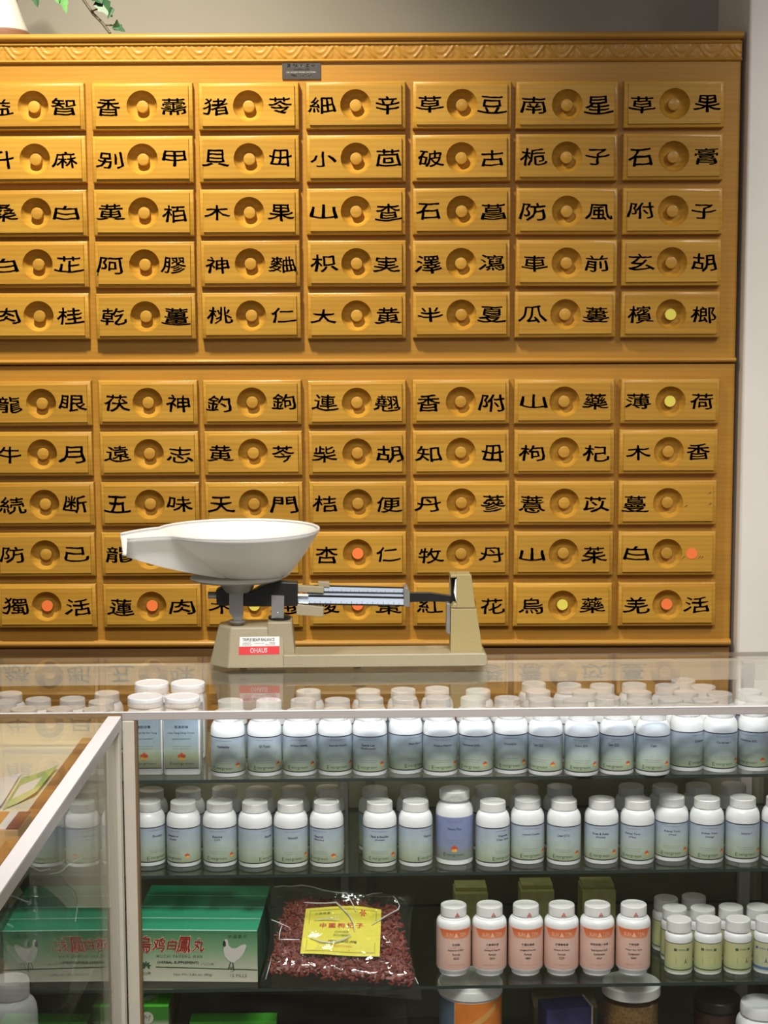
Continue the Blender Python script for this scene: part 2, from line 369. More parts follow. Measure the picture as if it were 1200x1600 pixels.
# ================================================================== HERB CABINETS
CF = 3.73                       # plane of the drawer faces
FR = CF + .024                  # plane of the cabinet's front frame
COLX = [-.7847, -.5466, -.312, -.077, .157, .389, .624]
COLW = [.112, .1115, .1105, .110, .1088, .1125, .1105]
ROWZ = [.4757, .3619, .2452, .1318, .0174, -.1764, -.2901, -.4048, -.5192, -.6368]
TXT = [['益智', '香薷', '猪苓', '細辛', '草豆', '南星', '草果'],
       ['升麻', '别甲', '貝毌', '小茴', '破古', '栀子', '石膏'],
       ['桑白', '黄栢', '木果', '山查', '石菖', '防風', '附子'],
       ['白芷', '阿膠', '神麯', '枳実', '澤瀉', '車前', '玄胡'],
       ['肉桂', '乾薑', '桃仁', '大黄', '半夏', '瓜蔞', '檳榔'],
       ['龍眼', '茯神', '釣鉤', '連翹', '香附', '山藥', '薄荷'],
       ['牛月', '遠志', '黄芩', '柴胡', '知毌', '枸杞', '木香'],
       ['続断', '五味', '天門', '桔便', '丹蔘', '薏苡', '蔓 '],
       ['防己', '龍骨', '熟地', '杏仁', '牧丹', '山茱', '白 '],
       ['獨活', '蓮肉', '木通', '酸棗', '紅花', '烏藥', '羌活']]
DOTS = {(4, 6): 'y', (5, 6): 'y', (9, 2): 'y', (9, 5): 'y', (8, 1): 'o', (9, 0): 'o', (9, 1): 'o', (8, 3): 'o', (9, 3): 'o', (9, 6): 'o'}

def drawer_mesh(hw, hh):
    """a raised panel with a dished finger hole in its middle; face at y=0, towards the viewer is -y"""
    R, D = .0338, .0228
    fx, fz = hw - .0095, hh - .0085
    mb = MB()
    def rect(x, z, y): return [(-x, y, -z), (x, y, -z), (x, y, z), (-x, y, z)]
    rings = [rect(hw, hh, .0245), rect(hw, hh, .0090), rect(hw - .0010, hh - .0010, .0068), rect(hw - .0026, hh - .0026, .0056), rect(fx + .0010, fz + .0010, .0040), rect(fx + .0006, fz + .0006, .0012), rect(fx, fz, .0)]
    for a, b in zip(rings[:-1], rings[1:]):
        mb.add(a + b, [(i, (i + 1) % 4, (i + 1) % 4 + 4, i + 4) for i in range(4)])
    n = 64; angs = sorted([2 * PI * i / n for i in range(n)] + [math.atan2(sz * fz, sx * fx) % (2 * PI) for sx in (1, -1) for sz in (1, -1)])
    per = []
    for a in angs:
        c, s = math.cos(a), math.sin(a)
        t = min(fx / abs(c) if abs(c) > 1e-9 else 9, fz / abs(s) if abs(s) > 1e-9 else 9); per.append((c * t, 0, s * t))
    prof = [(1, 0), (.98, .09), (.945, .25), (.89, .45), (.81, .65), (.70, .83), (.57, .95), (.45, .99), (.30, 1.0)]
    loops = [per] + [[(R * k * math.cos(a), D * d, R * k * math.sin(a)) for a in angs] for k, d in prof]
    m = len(angs); vs = [p for l in loops for p in l]
    fs = [(l * m + i, l * m + (i + 1) % m, (l + 1) * m + (i + 1) % m, (l + 1) * m + i) for l in range(len(loops) - 1) for i in range(m)]
    fs.append(tuple(range((len(loops) - 1) * m, len(loops) * m)))
    mb.add(vs, fs)
    me = mb.mesh('drawer', M['drawer'], 0)
    bm = bmesh.new(); bm.from_mesh(me); bmesh.ops.remove_doubles(bm, verts=bm.verts, dist=1e-5)
    bmesh.ops.recalc_face_normals(bm, faces=bm.faces); bm.to_mesh(me); bm.free()
    me.polygons.foreach_set('use_smooth', [True] * len(me.polygons)); me.set_sharp_from_angle(angle=math.radians(28))
    return me
def knob_mesh():
    mb = MB(); prof = [(.0134, .0227), (.0132, .0100), (.0124, .0086), (.0105, .0080), (0.0, .0077)]
    n = 32; k = len(prof)
    vs = [(r * math.cos(2 * PI * i / n), y, r * math.sin(2 * PI * i / n)) for i in range(n) for r, y in prof]
    mb.add(vs, [(i * k + j, ((i + 1) % n) * k + j, ((i + 1) % n) * k + j + 1, i * k + j + 1) for i in range(n) for j in range(k - 1)])
    return mb.mesh('knob', M['knob'], 40)
def disc_mesh(r, y, mat, name):
    n = 28; mb = MB()
    vs = [(r * math.cos(2 * PI * i / n), yy, r * math.sin(2 * PI * i / n)) for yy in (y, y - .0005) for i in range(n)]
    mb.add(vs, [tuple(range(n, 2 * n))] + [(i, (i + 1) % n, (i + 1) % n + n, i + n) for i in range(n)])
    return mb.mesh(name, mat, 0)
KNOB = knob_mesh()
ODOT = disc_mesh(.0126, .0076, M['orange_dot'], 'sticker'); YDOT = disc_mesh(.0122, .0076, M['yellow_dot'], 'sticker')
dmesh = {}
def brush(x, z, sd):                               # squat clerical hand: feet splay, level strokes sag and flick up, brush width wanders
    f = 1 + .26 * max(0, -z) / .020 - .10 * max(0, z) / .020
    x2, z2 = x * f, z + .0042 * ((x / .026) ** 2 - .45) * (1 if z < .004 else .35)
    n = noise.noise_vector(Vector((x * 210, z * 210, sd * 7.3))); m_ = noise.noise_vector(Vector((x * 60, z * 60, sd * 3.1)))
    return x2 + .00085 * n.x + .0014 * m_.x, z2 + .00085 * n.y + .0012 * m_.y
def inscribe(pair, parent):
    for k, (ch, cx) in enumerate(zip(pair, (-.0715, .0690))):
        if ch == ' ': continue
        mb = MB(); thin = ch in '一二仁小大木山丹子己古白甲半'
        sd = random.uniform(0, 50); a = random.uniform(-.04, .04)
        h = random.uniform(.0335, .0375) * (.90 if thin else 1.0); wd = random.uniform(.049, .054)
        def warp(x, z):
            x, z = brush(x, z, sd); return x * math.cos(a) - z * math.sin(a), x * math.sin(a) + z * math.cos(a)
        text(mb, ch, h, lambda x, z: (x, -.0006, z), 0, width=wd, bold=.0070, res=2, cx=cx + random.uniform(-.003, .003), cz=random.uniform(-.002, .002), warp=warp, sub=.07)
        mb.build('painted_character', M['ink'], parent, smooth=0, fix=False)
def bead(mb, x0, x1, prof, mi=0):                  # profile (y, z) swept along x
    k = len(prof)
    mb.add([(x0, y, z) for y, z in prof] + [(x1, y, z) for y, z in prof], [(j, j + 1, j + 1 + k, j + k) for j in range(k - 1)] + [tuple(range(k)), tuple(reversed(range(k, 2 * k)))], mi)
def halfround(yc, zc, r, n=10, sq=1.0):            # bulging towards -y
    return [(yc - r * sq * math.sin(PI * i / n), zc + r * math.cos(PI * i / n)) for i in range(n + 1)]
XL, XR = -1.60, .773
def cabinet(name, label, z0, z1, rows, top):
    c = tag(empty(name, (0, FR, CAM_Z)), label, 'cabinet')
    body = MB().box(XL, XR, 0, .31, z0, z1); body.build('carcass', M['frame'], c, smooth=0, bevel=.003)
    mb = MB()
    if top:
        bead(mb, XL, XR + .002, [(.01, .6346)] + halfround(0, .6255, .0090, 10, 1.5) + [(.01, .6165)])
        bead(mb, XL, XR, [(.01, .6140)] + halfround(0, .6105, .0033, 6, 2.2) + [(.01, .607)])
        bead(mb, XL, XR, [(.01, .5795)] + halfround(0, .5745, .0045, 6, 1.6) + [(.01, .570)])
        mb.build('cornice_molding', M['frame'], c, smooth=40)
        # carved frieze: a repeating row of arches and leaves as a height field
        fz0, fz1 = .5785, .6080; tile = .0663; nt_ = int((XR - XL) / tile) + 1; per, rowsn = 26, 13
        def hgt(u, w):                              # u in [-.5,.5] across a tile, w in [0,1] upwards
            leg = .06 + .33 * (1 - w) ** 1.35
            v = math.exp(-((abs(u) - leg) / .045) ** 2) * (1.0 if w < .93 else .2)
            inner = .55 * math.exp(-((abs(u) - leg * .45) / .05) ** 2) * (1 - w) if w < .55 else 0
            q = .5 - abs(u)
            rad = math.hypot(q / .40, (w - .95) / .85)
            lobe = .45 * max(0, math.cos(rad * 10.5)) * (1 if rad < .95 and abs(u) > leg + .03 else 0)
            rim = .5 * math.exp(-((w - .5 - .4 * math.cos((.5 - q) * PI)) / .07) ** 2) * 0
            return max(v, inner, lobe, rim)
        vs = []; nx = nt_ * per
        for i in range(nx + 1):
            x = XR - i / per * tile; u = ((i / per) % 1.0) - .5
            for j in range(rowsn + 1):
                w = j / rowsn; vs.append((max(x, XL), -.0030 - .0036 * hgt(u, w) * min(1, 8 * w, 8 * (1 - w) + .2), fz0 + (fz1 - fz0) * w))
        k = rowsn + 1
        fs = [(i * k + j, (i + 1) * k + j, (i + 1) * k + j + 1, i * k + j + 1) for i in range(nx) for j in range(rowsn)]
        MB().add(vs, fs).build('carved_frieze', M['frame'], c, smooth=60)
        m2 = MB(); bead(m2, XL, XR, [(.01, -.079)] + halfround(0, -.0845, .0058, 8, 1.7) + [(.01, -.091)]); m2.build('lower_bead', M['frame'], c, smooth=40)
    else:
        bead(mb, XL, XR, [(.01, -.7190)] + halfround(0, -.7275, .0085, 8, 1.5) + [(.01, -.737)]); mb.build('lower_bead', M['frame'], c, smooth=40)
    for ri in rows:
        hh = .0510 if ri < 5 else .0500
        for ci in range(7):
            key = (round(COLW[ci], 4), hh)
            if key not in dmesh: dmesh[key] = drawer_mesh(COLW[ci], hh)
            d = inst('drawer', dmesh[key], c, (COLX[ci] + random.uniform(-.0012, .0012), CF - FR + random.uniform(-.001, .0015), ROWZ[ri] + random.uniform(-.0008, .0008)))
            d.rotation_euler = (0, random.uniform(-.004, .004), 0)
            pair = TXT[ri][ci]
            d['label'] = 'drawer front lettered ' + pair.strip()
            inst('knob', KNOB, d)
            inscribe(pair, d)
            if (ri, ci) in DOTS:
                s_ = inst('sticker', ODOT if DOTS[ri, ci] == 'o' else YDOT, d)
                s_['label'] = 'round orange sticker on the knob' if DOTS[ri, ci] == 'o' else 'round yellow sticker on the knob'
            if (ri, ci) == (8, 6):
                s_ = inst('sticker', ODOT, d, (.055, -.0079, .000)); s_['label'] = 'round orange sticker beside the knob'
                wm = MB()
                for x, z in ((.036, -.010), (.072, -.010), (.078, -.0105)): wm.add([(x - .004, -.0006, z - .003), (x + .004, -.0006, z + .0035), (x + .003, -.0006, z + .005)], [(0, 1, 2)])
                wm.build('worn_lettering', M['ink'], d, smooth=0, fix=False)
            if (ri, ci) == (7, 6):
                wm = MB()
                for x, z in ((.040, -.008), (.094, -.004), (.093, .021)): wm.add([(x - .005, -.0006, z - .003), (x + .004, -.0006, z + .002), (x + .003, -.0006, z + .0045)], [(0, 1, 2)])
                wm.build('worn_lettering', M['worn_ink'], d, smooth=0, fix=False)
    return c
up_c = cabinet('herb_drawer_cabinet', 'upper varnished wooden herb cabinet, carved cornice, five rows of lettered drawers', -.0905, .6340, range(0, 5), True)
lo_c = cabinet('herb_drawer_cabinet', 'lower varnished wooden herb cabinet, five rows of lettered drawers behind the balance', -.738, -.0925, range(5, 10), False)
# maker's plaque under the cornice
pm = MB(); p0 = at(441, 97, FR); p1 = at(501, 124, FR)
pm.box(p0.x, p1.x, -.0035, -.0003, p1.z - CAM_Z, p0.z - CAM_Z)
pl = pm.build('maker_plaque', M['plaque'], up_c, smooth=0); pl['label'] = 'small black plaque with pale lettering'
tm = MB(); pcx = (p0.x + p1.x) / 2; pcz = (p0.z + p1.z) / 2 - CAM_Z
pf = lambda x, z: (x, -.0040, z)
text(tm, '正和木工廠', .0070, pf, cx=pcx, cz=pcz + .0108, width=.064, bold=.02, spacing=1.6)
text(tm, 'COMPANY LTD', .0034, pf, cx=pcx, cz=pcz + .0026, width=.036, bold=.01)
text(tm, '138 WOOD WORK FACTORY', .0034, pf, cx=pcx, cz=pcz - .0040, width=.066)
text(tm, 'TEL. 764 7667', .0040, pf, cx=pcx, cz=pcz - .0105, width=.046, bold=.015)
tm.build('lettering', plain('plaque_print', (.55, .53, .50), .5), pl, smooth=0, fix=False)
# plain base cupboard that carries the two drawer cabinets
bc = tag(empty('base_cupboard', (0, FR, 0)), 'plain brown base cupboard under the herb drawers, seen through the counter glass', 'cupboard')
MB().box(XL, XR, .0, .31, .09, CAM_Z - .739).build('carcass', M['base_wood'], bc, smooth=0, bevel=.003)
MB().box(XL, XR, .03, .31, 0, .0899).build('plinth', M['dark'], bc, smooth=0)
for k in range(4):
    x0 = XR - .02 - (k + 1) * .57; d = MB().box(x0 + .008, x0 + .562, -.015, -.0002, .12, CAM_Z - .80).build('cupboard_door', M['base_wood'], bc, smooth=0, bevel=.003)

# ================================================================== IVY ON TOP OF THE CABINET
TZ = CAM_Z + .6345
ivy = tag(empty('potted_ivy', (at(0, 40, 3.86).x, 3.87, TZ)), 'trailing green ivy in a white pot on top of the herb cabinet', 'plant')
ox, oy = ivy.location.x, ivy.location.y
def loc_(x, y, Y): p = at(x, y, Y); return Vector((p.x - ox, p.y - oy, p.z - TZ))
pr = [(0, .0), (.078, .0), (.0785, .006)]
rb = at(45, 45, 3.87).x - ox
MB().lathe([(0, 0), (rb * .96, 0), (rb, .004), (rb, .0225), (rb * .96, .025), (0, .025)], 48).build('saucer', M['pot_base'], ivy)
MB().lathe([(0, .0255), (rb * .95, .0255), (rb * .95, .030), (rb * .78, .055), (rb * .62, .09), (rb * .55, .13), (rb * .54, .17), (rb * .60, .20), (rb * .57, .20), (rb * .5, .17), (0, .165)], 48).build('pot', M['pot'], ivy)
def leaf(mb, base, tip, wid, nrm, mi):             # a five-lobed ivy leaf, folded along its midrib
    base, tip, nrm = Vector(base), Vector(tip), Vector(nrm).normalized()
    ax = tip - base; L = ax.length; ax.normalize(); sd = ax.cross(nrm).normalized()
    out = [(0, 0), (-.10, .28), (.02, .55), (.28, .44), (.42, .52), (.55, .30), (.78, .22), (1.0, 0)]
    vs = [base + ax * (a * L) for a, b in out]; k = len(out)
    for sg in (1, -1): vs += [base + ax * (a * L) + sd * (sg * b * wid) + nrm * (b * wid * .35) for a, b in out]
    fs = []
    for sg in (1, 2):
        for i in range(k - 1):
            q = (i, i + 1, sg * k + i + 1, sg * k + i); fs.append(q if sg == 1 else q[::-1])
    mb.add(vs, fs, mi)
st = MB(); lf = MB()
v1 = [loc_(60, -70, 3.90), loc_(100, -40, 3.86), loc_(128, -4, 3.83), loc_(146, 22, 3.82), loc_(160, 36, 3.81), loc_(172, 52, 3.80)]
st.tube(v1, .0032, 6); st.tube([loc_(143, 18, 3.82), loc_(157, 12, 3.80)], .002, 5); st.tube([loc_(162, 39, 3.81), loc_(180, 40, 3.80)], .002, 5)
st.tube([loc_(60, -70, 3.90), loc_(20, -60, 3.88), Vector((0, 0, .165))], .004, 6)
st.tube([loc_(60, -70, 3.90), loc_(88, -20, 3.85), loc_(97, 0, 3.83)], .0024, 6); st.tube([loc_(20, -60, 3.88), loc_(52, -25, 3.84), loc_(56, -6, 3.83)], .0024, 6)
for b, t, wd, nr, mi in (((157, 2, 3.80), (176, 27, 3.79), .034, (-.3, -1, .4), 0), ((146, -6, 3.80), (160, 6, 3.79), .03, (.2, -1, .6), 0), ((175, 14, 3.79), (168, 30, 3.78), .012, (.8, -1, .2), 0),
                         ((181, 46, 3.79), (183, 30, 3.78), .014, (.3, -1, .1), 0), ((180, 41, 3.79), (196, 50, 3.78), .020, (0, -1, .5), 0), ((97, -6, 3.82), (104, 22, 3.80), .020, (.2, -1, .3), 1),
                         ((88, -12, 3.82), (92, 6, 3.80), .024, (-.3, -1, .5), 1), ((54, -10, 3.82), (59, 12, 3.80), .022, (0, -1, .4), 0), ((70, -20, 3.82), (66, -2, 3.8), .03, (.1, -1, .3), 0),
                         ((120, -30, 3.83), (133, -8, 3.82), .03, (.1, -1, .3), 0), ((30, -40, 3.84), (36, -14, 3.82), .03, (.1, -1, .3), 1)):
    leaf(lf, loc_(*b), loc_(*t), wd, nr, mi)
st.build('vine_stem', M['stem'], ivy); lf.build('foliage', [M['leaf'], M['leaf_light']], ivy, smooth=0, fix=False)

# ================================================================== MAIN SHOWCASE
ZG = CAM_Z - .5987                 # top of the counter glass
CR = .031                          # the counter stands a little askew to the wall
CU, CV = Vector((math.cos(CR), math.sin(CR), 0)), Vector((-math.sin(CR), math.cos(CR), 0))
ORG = Vector((0, 2.532, 0))
def cw(u, v, z=0): p = ORG + CU * u + CV * v; return Vector((p.x, p.y, z))
def uv_of(p): d = Vector((p.x, p.y, 0)) - ORG; return d.dot(CU), d.dot(CV)
case = tag(empty('glass_showcase', ORG, CR), 'long glass display counter with aluminium rails holding shelves of pill bottles', 'display counter')
U0, U1, VB = -1.05, .700, .440
Z1, Z2, Z3, ZD = CAM_Z - .7190, CAM_Z - .8717, CAM_Z - 1.0540, CAM_Z - 1.275
def slab(name, u0, u1, v0, v1, z0, z1, mat, parent, edge=None, edges='fbse'):
    mb = MB().box(u0, u1, v0, v1, z0, z1)
    if edge:                          # box faces: bottom, top, front, right, back, left
        mb.m = [0, 0, 1, 1, 1, 1]
    return mb.build(name, [mat, edge] if edge else mat, parent, smooth=0)
tg = slab('glass_top', U0, U1, .004, VB, ZG - .008, ZG, M['glass'], case, M['top_edge'])
slab('front_glass', U0, U1, .008, .014, ZD + .01, ZG - .0110, M['glass'], case)
for nm, vf, z in (('glass_shelf', .052, Z1), ('glass_shelf', .042, Z2), ('glass_shelf', .026, Z3)):
    slab(nm, U0 + .01, U1 - .012, vf, VB - .035, z - .0052, z, M['shelf_glass'], case, M['glass_edge'])
MB().box(U0, U1, .0, .0038, ZG - .0105, ZG + .0012).box(U0, U1, .0038, .020, ZG - .0105, ZG - .0085).build('top_rail', M['alu'], case, smooth=0, bevel=.0008)
MB().box(U0, U1, -.0006, .0052, ZG + .0013, ZG + .0024).build('rail_top_highlight', M['alu_white'], case, smooth=0)  # added white strip: overhead light on the rail's top put into colour
MB().box(U0, U1, VB - .03, VB - .012, ZG - .045, ZG - .0085).build('back_rail', M['back_rail'], case, smooth=0, bevel=.001)
MB().box(-.4180, -.3995, -.001, .0165, .0, ZG - .0110).build('front_post', M['cream_post'], case, smooth=0, bevel=.0015)
MB().box(-.3994, -.3960, .0, .020, .0, ZG - .0110).build('post_edge_strip', M['brown_edge'], case, smooth=0)
for u in (.652,):
    MB().box(u - .008, u + .012, VB - .05, VB - .031, .0, ZG - .009).box(u - .006, u - .001, VB - .0513, VB - .0501, ZG - .033, ZG - .028).build('back_post', M['alu'], case, smooth=0, bevel=.0012)
MB().box(U0, U1, .024, VB - .008, ZD - .02, ZD).build('deck', M['deck'], case, smooth=0)
MB().box(U0, U1, .010, VB, .08, ZD - .0205).build('base_panel', M['brown_edge'], case, smooth=0)
MB().box(U0, U1, .04, VB - .02, 0, .0795).build('plinth', M['dark'], case, smooth=0)
slab('end_glass', U1 - .006, U1, .016, VB - .052, Z1 - .01, ZG - .0095, M['glass'], case)
MB().box(U1 - .008, U1, .016, VB - .012, ZD + .0003, Z1 - .0105).build('end_panel', M['door'], case, smooth=0)
for u0, u1, v in ((U0, -.02, VB - .030), (-.045, U1, VB - .022)):
    d = MB().box(u0, u1, v, v + .005, ZD + .0003, Z1 - .01).build('sliding_door', M['door'], case, smooth=0)
    MB().box(u0, u0 + .016, v - .0016, v - .0001, ZD + .005, Z1 - .01).box(u1 - .016, u1, v - .0016, v - .0001, ZD + .005, Z1 - .01).build('door_stile', M['door_frame'], d, smooth=0)
for u in (-.075,):
    MB().box(u - .007, u + .007, VB - .052, VB - .040, Z3 + .01, Z1 - .03).build('shelf_standard', M['steel'], case, smooth=0)
MB().box(-.15, .65, .0245, .034, ZG - .0150, ZG - .0090).build('light_strip', M['alu_white'], case, smooth=0, bevel=.001)

# ================================================================== LEFT SHOWCASE (comes forward towards the viewer)
lc = tag(empty('glass_showcase', (-.4158, 2.50, 0)), 'glass display case at the left coming forward, white aluminium rail along its top', 'display counter')
ZL = .612
LX0, LY0 = -.75, -1.35             # local extents: x from LX0 to 0, y from LY0 to 0
slab('glass_top', LX0, -.021, LY0, .0, ZG - .0065, ZG - .0005, M['glass'], lc)
slab('side_glass', -.012, -.006, LY0, -.020, .30, ZG - .0186, M['glass'], lc)
MB().box(-.0205, .0, LY0, -.0, ZG - .0022, ZG + .001).build('top_rail', M['alu_white'], lc, smooth=0, bevel=.0008)
MB().box(-.0035, .0, LY0, -.0, ZG - .0182, ZG - .0023).build('side_rail', M['alu'], lc, smooth=0)
MB().box(-.0185, -.0005, -.019, -.0005, 0, ZG - .0185).build('rear_post', M['cream_post'], lc, smooth=0, bevel=.0015)
MB().box(LX0, -.0005, .0005, .012, ZG - .010, ZG + .002).build('back_trim', M['brown_edge'], lc, smooth=0, bevel=.001)
MB().box(LX0, -.022, -.008, -.001, ZG - .30, ZG - .010).build('back_panel', M['cream'], lc, smooth=0)
bd_ = MB().box(LX0, -.044, LY0, -.010, ZG - .052, ZG - .044).build('display_board', M['cream'], lc, smooth=0)
MB().box(-.059, -.044, LY0, -.010, ZG - .0438, ZG - .030).build('wooden_lip', M['lip_wood'], lc, smooth=0, bevel=.001)
slab('glass_shelf', LX0, -.03, LY0, -.03, ZL - .006, ZL, M['shelf_glass'], lc, M['glass_edge'])
MB().box(LX0, -.02, LY0, -.021, .26, .295).build('deck', M['deck'], lc, smooth=0)
MB().box(LX0, -.005, LY0, -.021, .0, .2598).build('base_panel', M['brown_edge'], lc, smooth=0)

# ================================================================== BOTTLES
ORD = ['first', 'second', 'third', 'fourth', 'fifth', 'sixth', 'seventh', 'eighth', 'ninth', 'tenth', 'eleventh', 'twelfth', 'thirteenth', 'fourteenth', 'fifteenth', 'sixteenth', 'seventeenth', 'eighteenth', 'nineteenth', 'twentieth']
def arc(r0, z0, r1, z1, n=6, convex=True):         # quarter-ellipse between two profile points
    out = []
    for i in range(n + 1):
        t = PI / 2 * i / n
        out.append((r1 + (r0 - r1) * math.cos(t), z0 + (z1 - z0) * math.sin(t)) if convex else (r0 + (r1 - r0) * math.sin(t), z1 + (z0 - z1) * math.cos(t)))
    return out
def cap_mesh(r, z0, z1, name='cap', mat='cap_pl', n=72, rib=.0005):
    mb = MB(); h = z1 - z0
    mb.lathe([(r * .86, z0), (r, z0 + .0004), (r, z0 + h * .8), (r * .985, z1 - .0009), (r * .95, z1), (r * .82, z1), (r * .79, z1 - .0005), (0, z1 - .0005)], n, ridge=(1, -rib, 2))
    return mb.mesh(name, M[mat], 30)
def wrap_label(r, z0, z1, half, mat, name='label'):
    n = 40; mb = MB(); vs = []
    for i in range(n + 1):
        a = -PI / 2 - half + 2 * half * i / n
        for z in (z0, z1): vs.append((r * math.cos(a), r * math.sin(a), z))
    mb.add(vs, [(2 * i, 2 * i + 2, 2 * i + 3, 2 * i + 1) for i in range(n)])
    return mb.mesh(name, mat, 60, fix=False)
def wrapper(r):                                     # flat label coordinates (x, z) -> on the cylinder, x=0 facing -y
    return lambda x, z: (r * math.sin(x / r), -r * math.cos(x / r), z)
def body_mesh(prof, name='body', n=56): return MB().lathe(prof, n).mesh(name, M['white_pl'], 40)

# supplement bottle
BH, BR = .1023, .0276
BODY = body_mesh([(0, .001), (.0235, .001), (.0248, 0), (.0268, .0008), (.0276, .003), (.0276, .0655)] + arc(.0276, .0705, .0195, .0870, 7) + [(.0190, .0878), (.0190, .0895)])
CAP = cap_mesh(.0210, .0884, BH)
LAB = wrap_label(.02785, .0068, .0652, 2.9, M['lab_blue'])
# taller supplement bottle
TH = .1185
TBODY = body_mesh([(0, .001), (.026, .001), (.0275, 0), (.0298, .0010), (.0304, .004), (.0304, .0770)] + arc(.0304, .0810, .0225, .0985, 7) + [(.0215, .1000), (.0215, .1050)])
TCAP = cap_mesh(.0248, .1038, TH); TLAB = wrap_label(.03065, .0085, .0795, 2.9, M['lab_purple'])
# orange labelled bottle
OBODY = body_mesh([(0, .002), (.0205, .002), (.0218, 0), (.0228, .0002), (.0232, .003), (.0238, .0045), (.0278, .0105), (.0280, .0115), (.0280, .0810)] + arc(.0280, .0830, .0222, .0925, 6) + [(.0218, .0932), (.0222, .0940), (.0200, .0950), (.0200, .0985)])
OCAP = cap_mesh(.0213, .0975, .1130, n=96, rib=.0003); OLAB = wrap_label(.02825, .0125, .0805, 2.9, M['lab_pink'])
# small pale green labelled bottle
GBODY = body_mesh([(0, .001), (.0195, .001), (.0205, 0), (.0220, .0008), (.0226, .003), (.0226, .0560)] + arc(.0226, .0580, .0185, .0665, 6) + [(.0180, .0672), (.0180, .0705)])
GCAP = cap_mesh(.0203, .0692, .0870); GLAB = wrap_label(.02285, .0048, .0535, 2.9, M['lab_green']); GLAB2 = wrap_label(.02285, .0048, .0535, 2.9, M['lab_green2'])

def flower(mb, place, cx, cz, r, mr, my):
    for k in range(5):
        a = PI / 2 + 2 * PI * k / 5; pts = []
        for i in range(8):
            t = 2 * PI * i / 8; x, z = .50 * r + .50 * r * math.cos(t), .46 * r * math.sin(t)
            pts.append(place(cx + x * math.cos(a) - z * math.sin(a), cz + x * math.sin(a) + z * math.cos(a)))
        mb.add(pts, [tuple(range(8))], mr if k in (0, 1, 4) else my)
def place_bottle(p, rot, kind, label, group, lettering=None, flower_at=None, title=None):
    t = tag(empty({'s': 'supplement_bottle', 't': 'supplement_bottle', 'o': 'orange_label_bottle', 'g': 'green_label_bottle', 'b': 'green_label_bottle'}[kind], p, rot), label, 'bottle', group)
    bm_, cm_, lm_ = {'s': (BODY, CAP, LAB), 't': (TBODY, TCAP, TLAB), 'o': (OBODY, OCAP, OLAB), 'g': (GBODY, GCAP, GLAB), 'b': (GBODY, GCAP, GLAB2)}[kind]
    inst('body', bm_, t); inst('cap', cm_, t, rz=random.uniform(0, 6)); l = inst('label', lm_, t)
    return t, l
def s_print(l, title, r, z0, z1, seed, flower_mid=False):
    mb = MB(); pf = wrapper(r + .00012); H = z1 - z0; lines = title.split('\n')
    text(mb, 'Herbal Supplement', .0022, pf, 1, cx=0, cz=z0 + H * .90, width=.026, res=1)
    zt = z0 + H * (.735 if len(lines) == 1 else .755)
    for k, ln in enumerate(lines):
        wd = min(.030, .0021 * len(ln) + .001)
        text(mb, ln, .0040 if k == 0 else .0036, pf, 0, cx=0, cz=zt - k * .0056, width=wd, bold=.016)
    zq = .33 if not flower_mid else .47
    text(mb, 'Supports balance and function', .0019, pf, 1, cx=0, cz=z0 + H * zq, width=.030, res=1)
    text(mb, '100 capsules 500 mg each', .0019, pf, 1, cx=0, cz=z0 + H * (zq - .055), width=.026, res=1)
    text(mb, 'E', .0060, pf, 2, cx=-.0165, cz=z0 + H * .125, width=.0040, bold=.0)
    text(mb, 'vergreen', .0046, pf, 2, cx=.0010, cz=z0 + H * .115, width=.028, bold=-.004)
    mb.build('lettering', [M['print_navy'], M['print_grey'], M['print_green']], l, smooth=0, fix=False)
    fm = MB(); flower(fm, wrapper(r + .00022), 0 if flower_mid else .0245, z0 + H * (.215 if not flower_mid else .27), .0042 if not flower_mid else .0058, 0, 1)
    fm.build('flower_emblem', [M['flower_r'], M['flower_y']], l, smooth=0, fix=False)

def face_cam(p): return -math.atan2(p.x, p.y)       # turn so that the label's middle looks at the viewer's side
S1F = [(357, 1215, -17, 'Herbalite'), (414, 1214, 0, 'GI Tonic'), (469, 1213.5, -4, 'GI Care (HMR)'), (524, 1213, 10, 'Gastrodia Complex'), (578, 1213.5, -6, 'Gentle Lax\n(Deficient)'), (634, 1210.5, 35, 'Flex (Spur)'),
       (688, 1213.3, 9, 'Enhance Memory'), (743, 1212.8, -17, 'Dermatrol (HZ)'), (798, 1210.5, -2, 'Corydalin'), (852, 1213, -25, 'Calm ZZZ'), (908, 1214, 0, 'Calm (ES)'), (963, 1212, -10, 'Calm ZZZ'),
       (1019, 1213.2, 4, 'Calm'), (1072, 1206, 46, 'Cholisma'), (1124, 1208, 14, 'Cordyceps 3'), (1178, 1206, -22, 'Cholisma (ES)')]
S2F = [(233, 1354.5, 32, 'Phonitin'), (288, 1355.6, -40, 'Respitrol\n(Cold)'), (344.5, 1355.6, -9, 'Resolve\n(UF)'), (399.6, 1356.5, 50, 'Resolve'), (455, 1356.5, 7, 'Nourish'), (511, 1356, -28, 'Nourish\n(Fluids)'), (593.5, 1355.6, 0, 'Neck & Shoulder\n(Acute)'),
       (649.5, 1355, 45, 'Mentrol'), (710, 1352.5, 0, 'Neuro Plus'), (769.6, 1355.4, 38, 'Magnolia\nClear Sinus'), (823.5, 1351, 15, 'Lonicera Complex'), (880.5, 1352.8, 0, 'Liver DTX'), (939, 1351, -2, 'Knee & Ankle\n(Acute)'), (995, 1351.7, -16, 'Kidney Tonic\n(Yin)'),
       (1048, 1347, 4, 'Kidney Tonic\n(Yin)'), (1103, 1350.4, 11, 'Kidney Tonic\n(Yang)'), (1158.7, 1349, 16, 'Immune +'), (1215, 1349, 5, 'Immune +')]
fixed1 = []
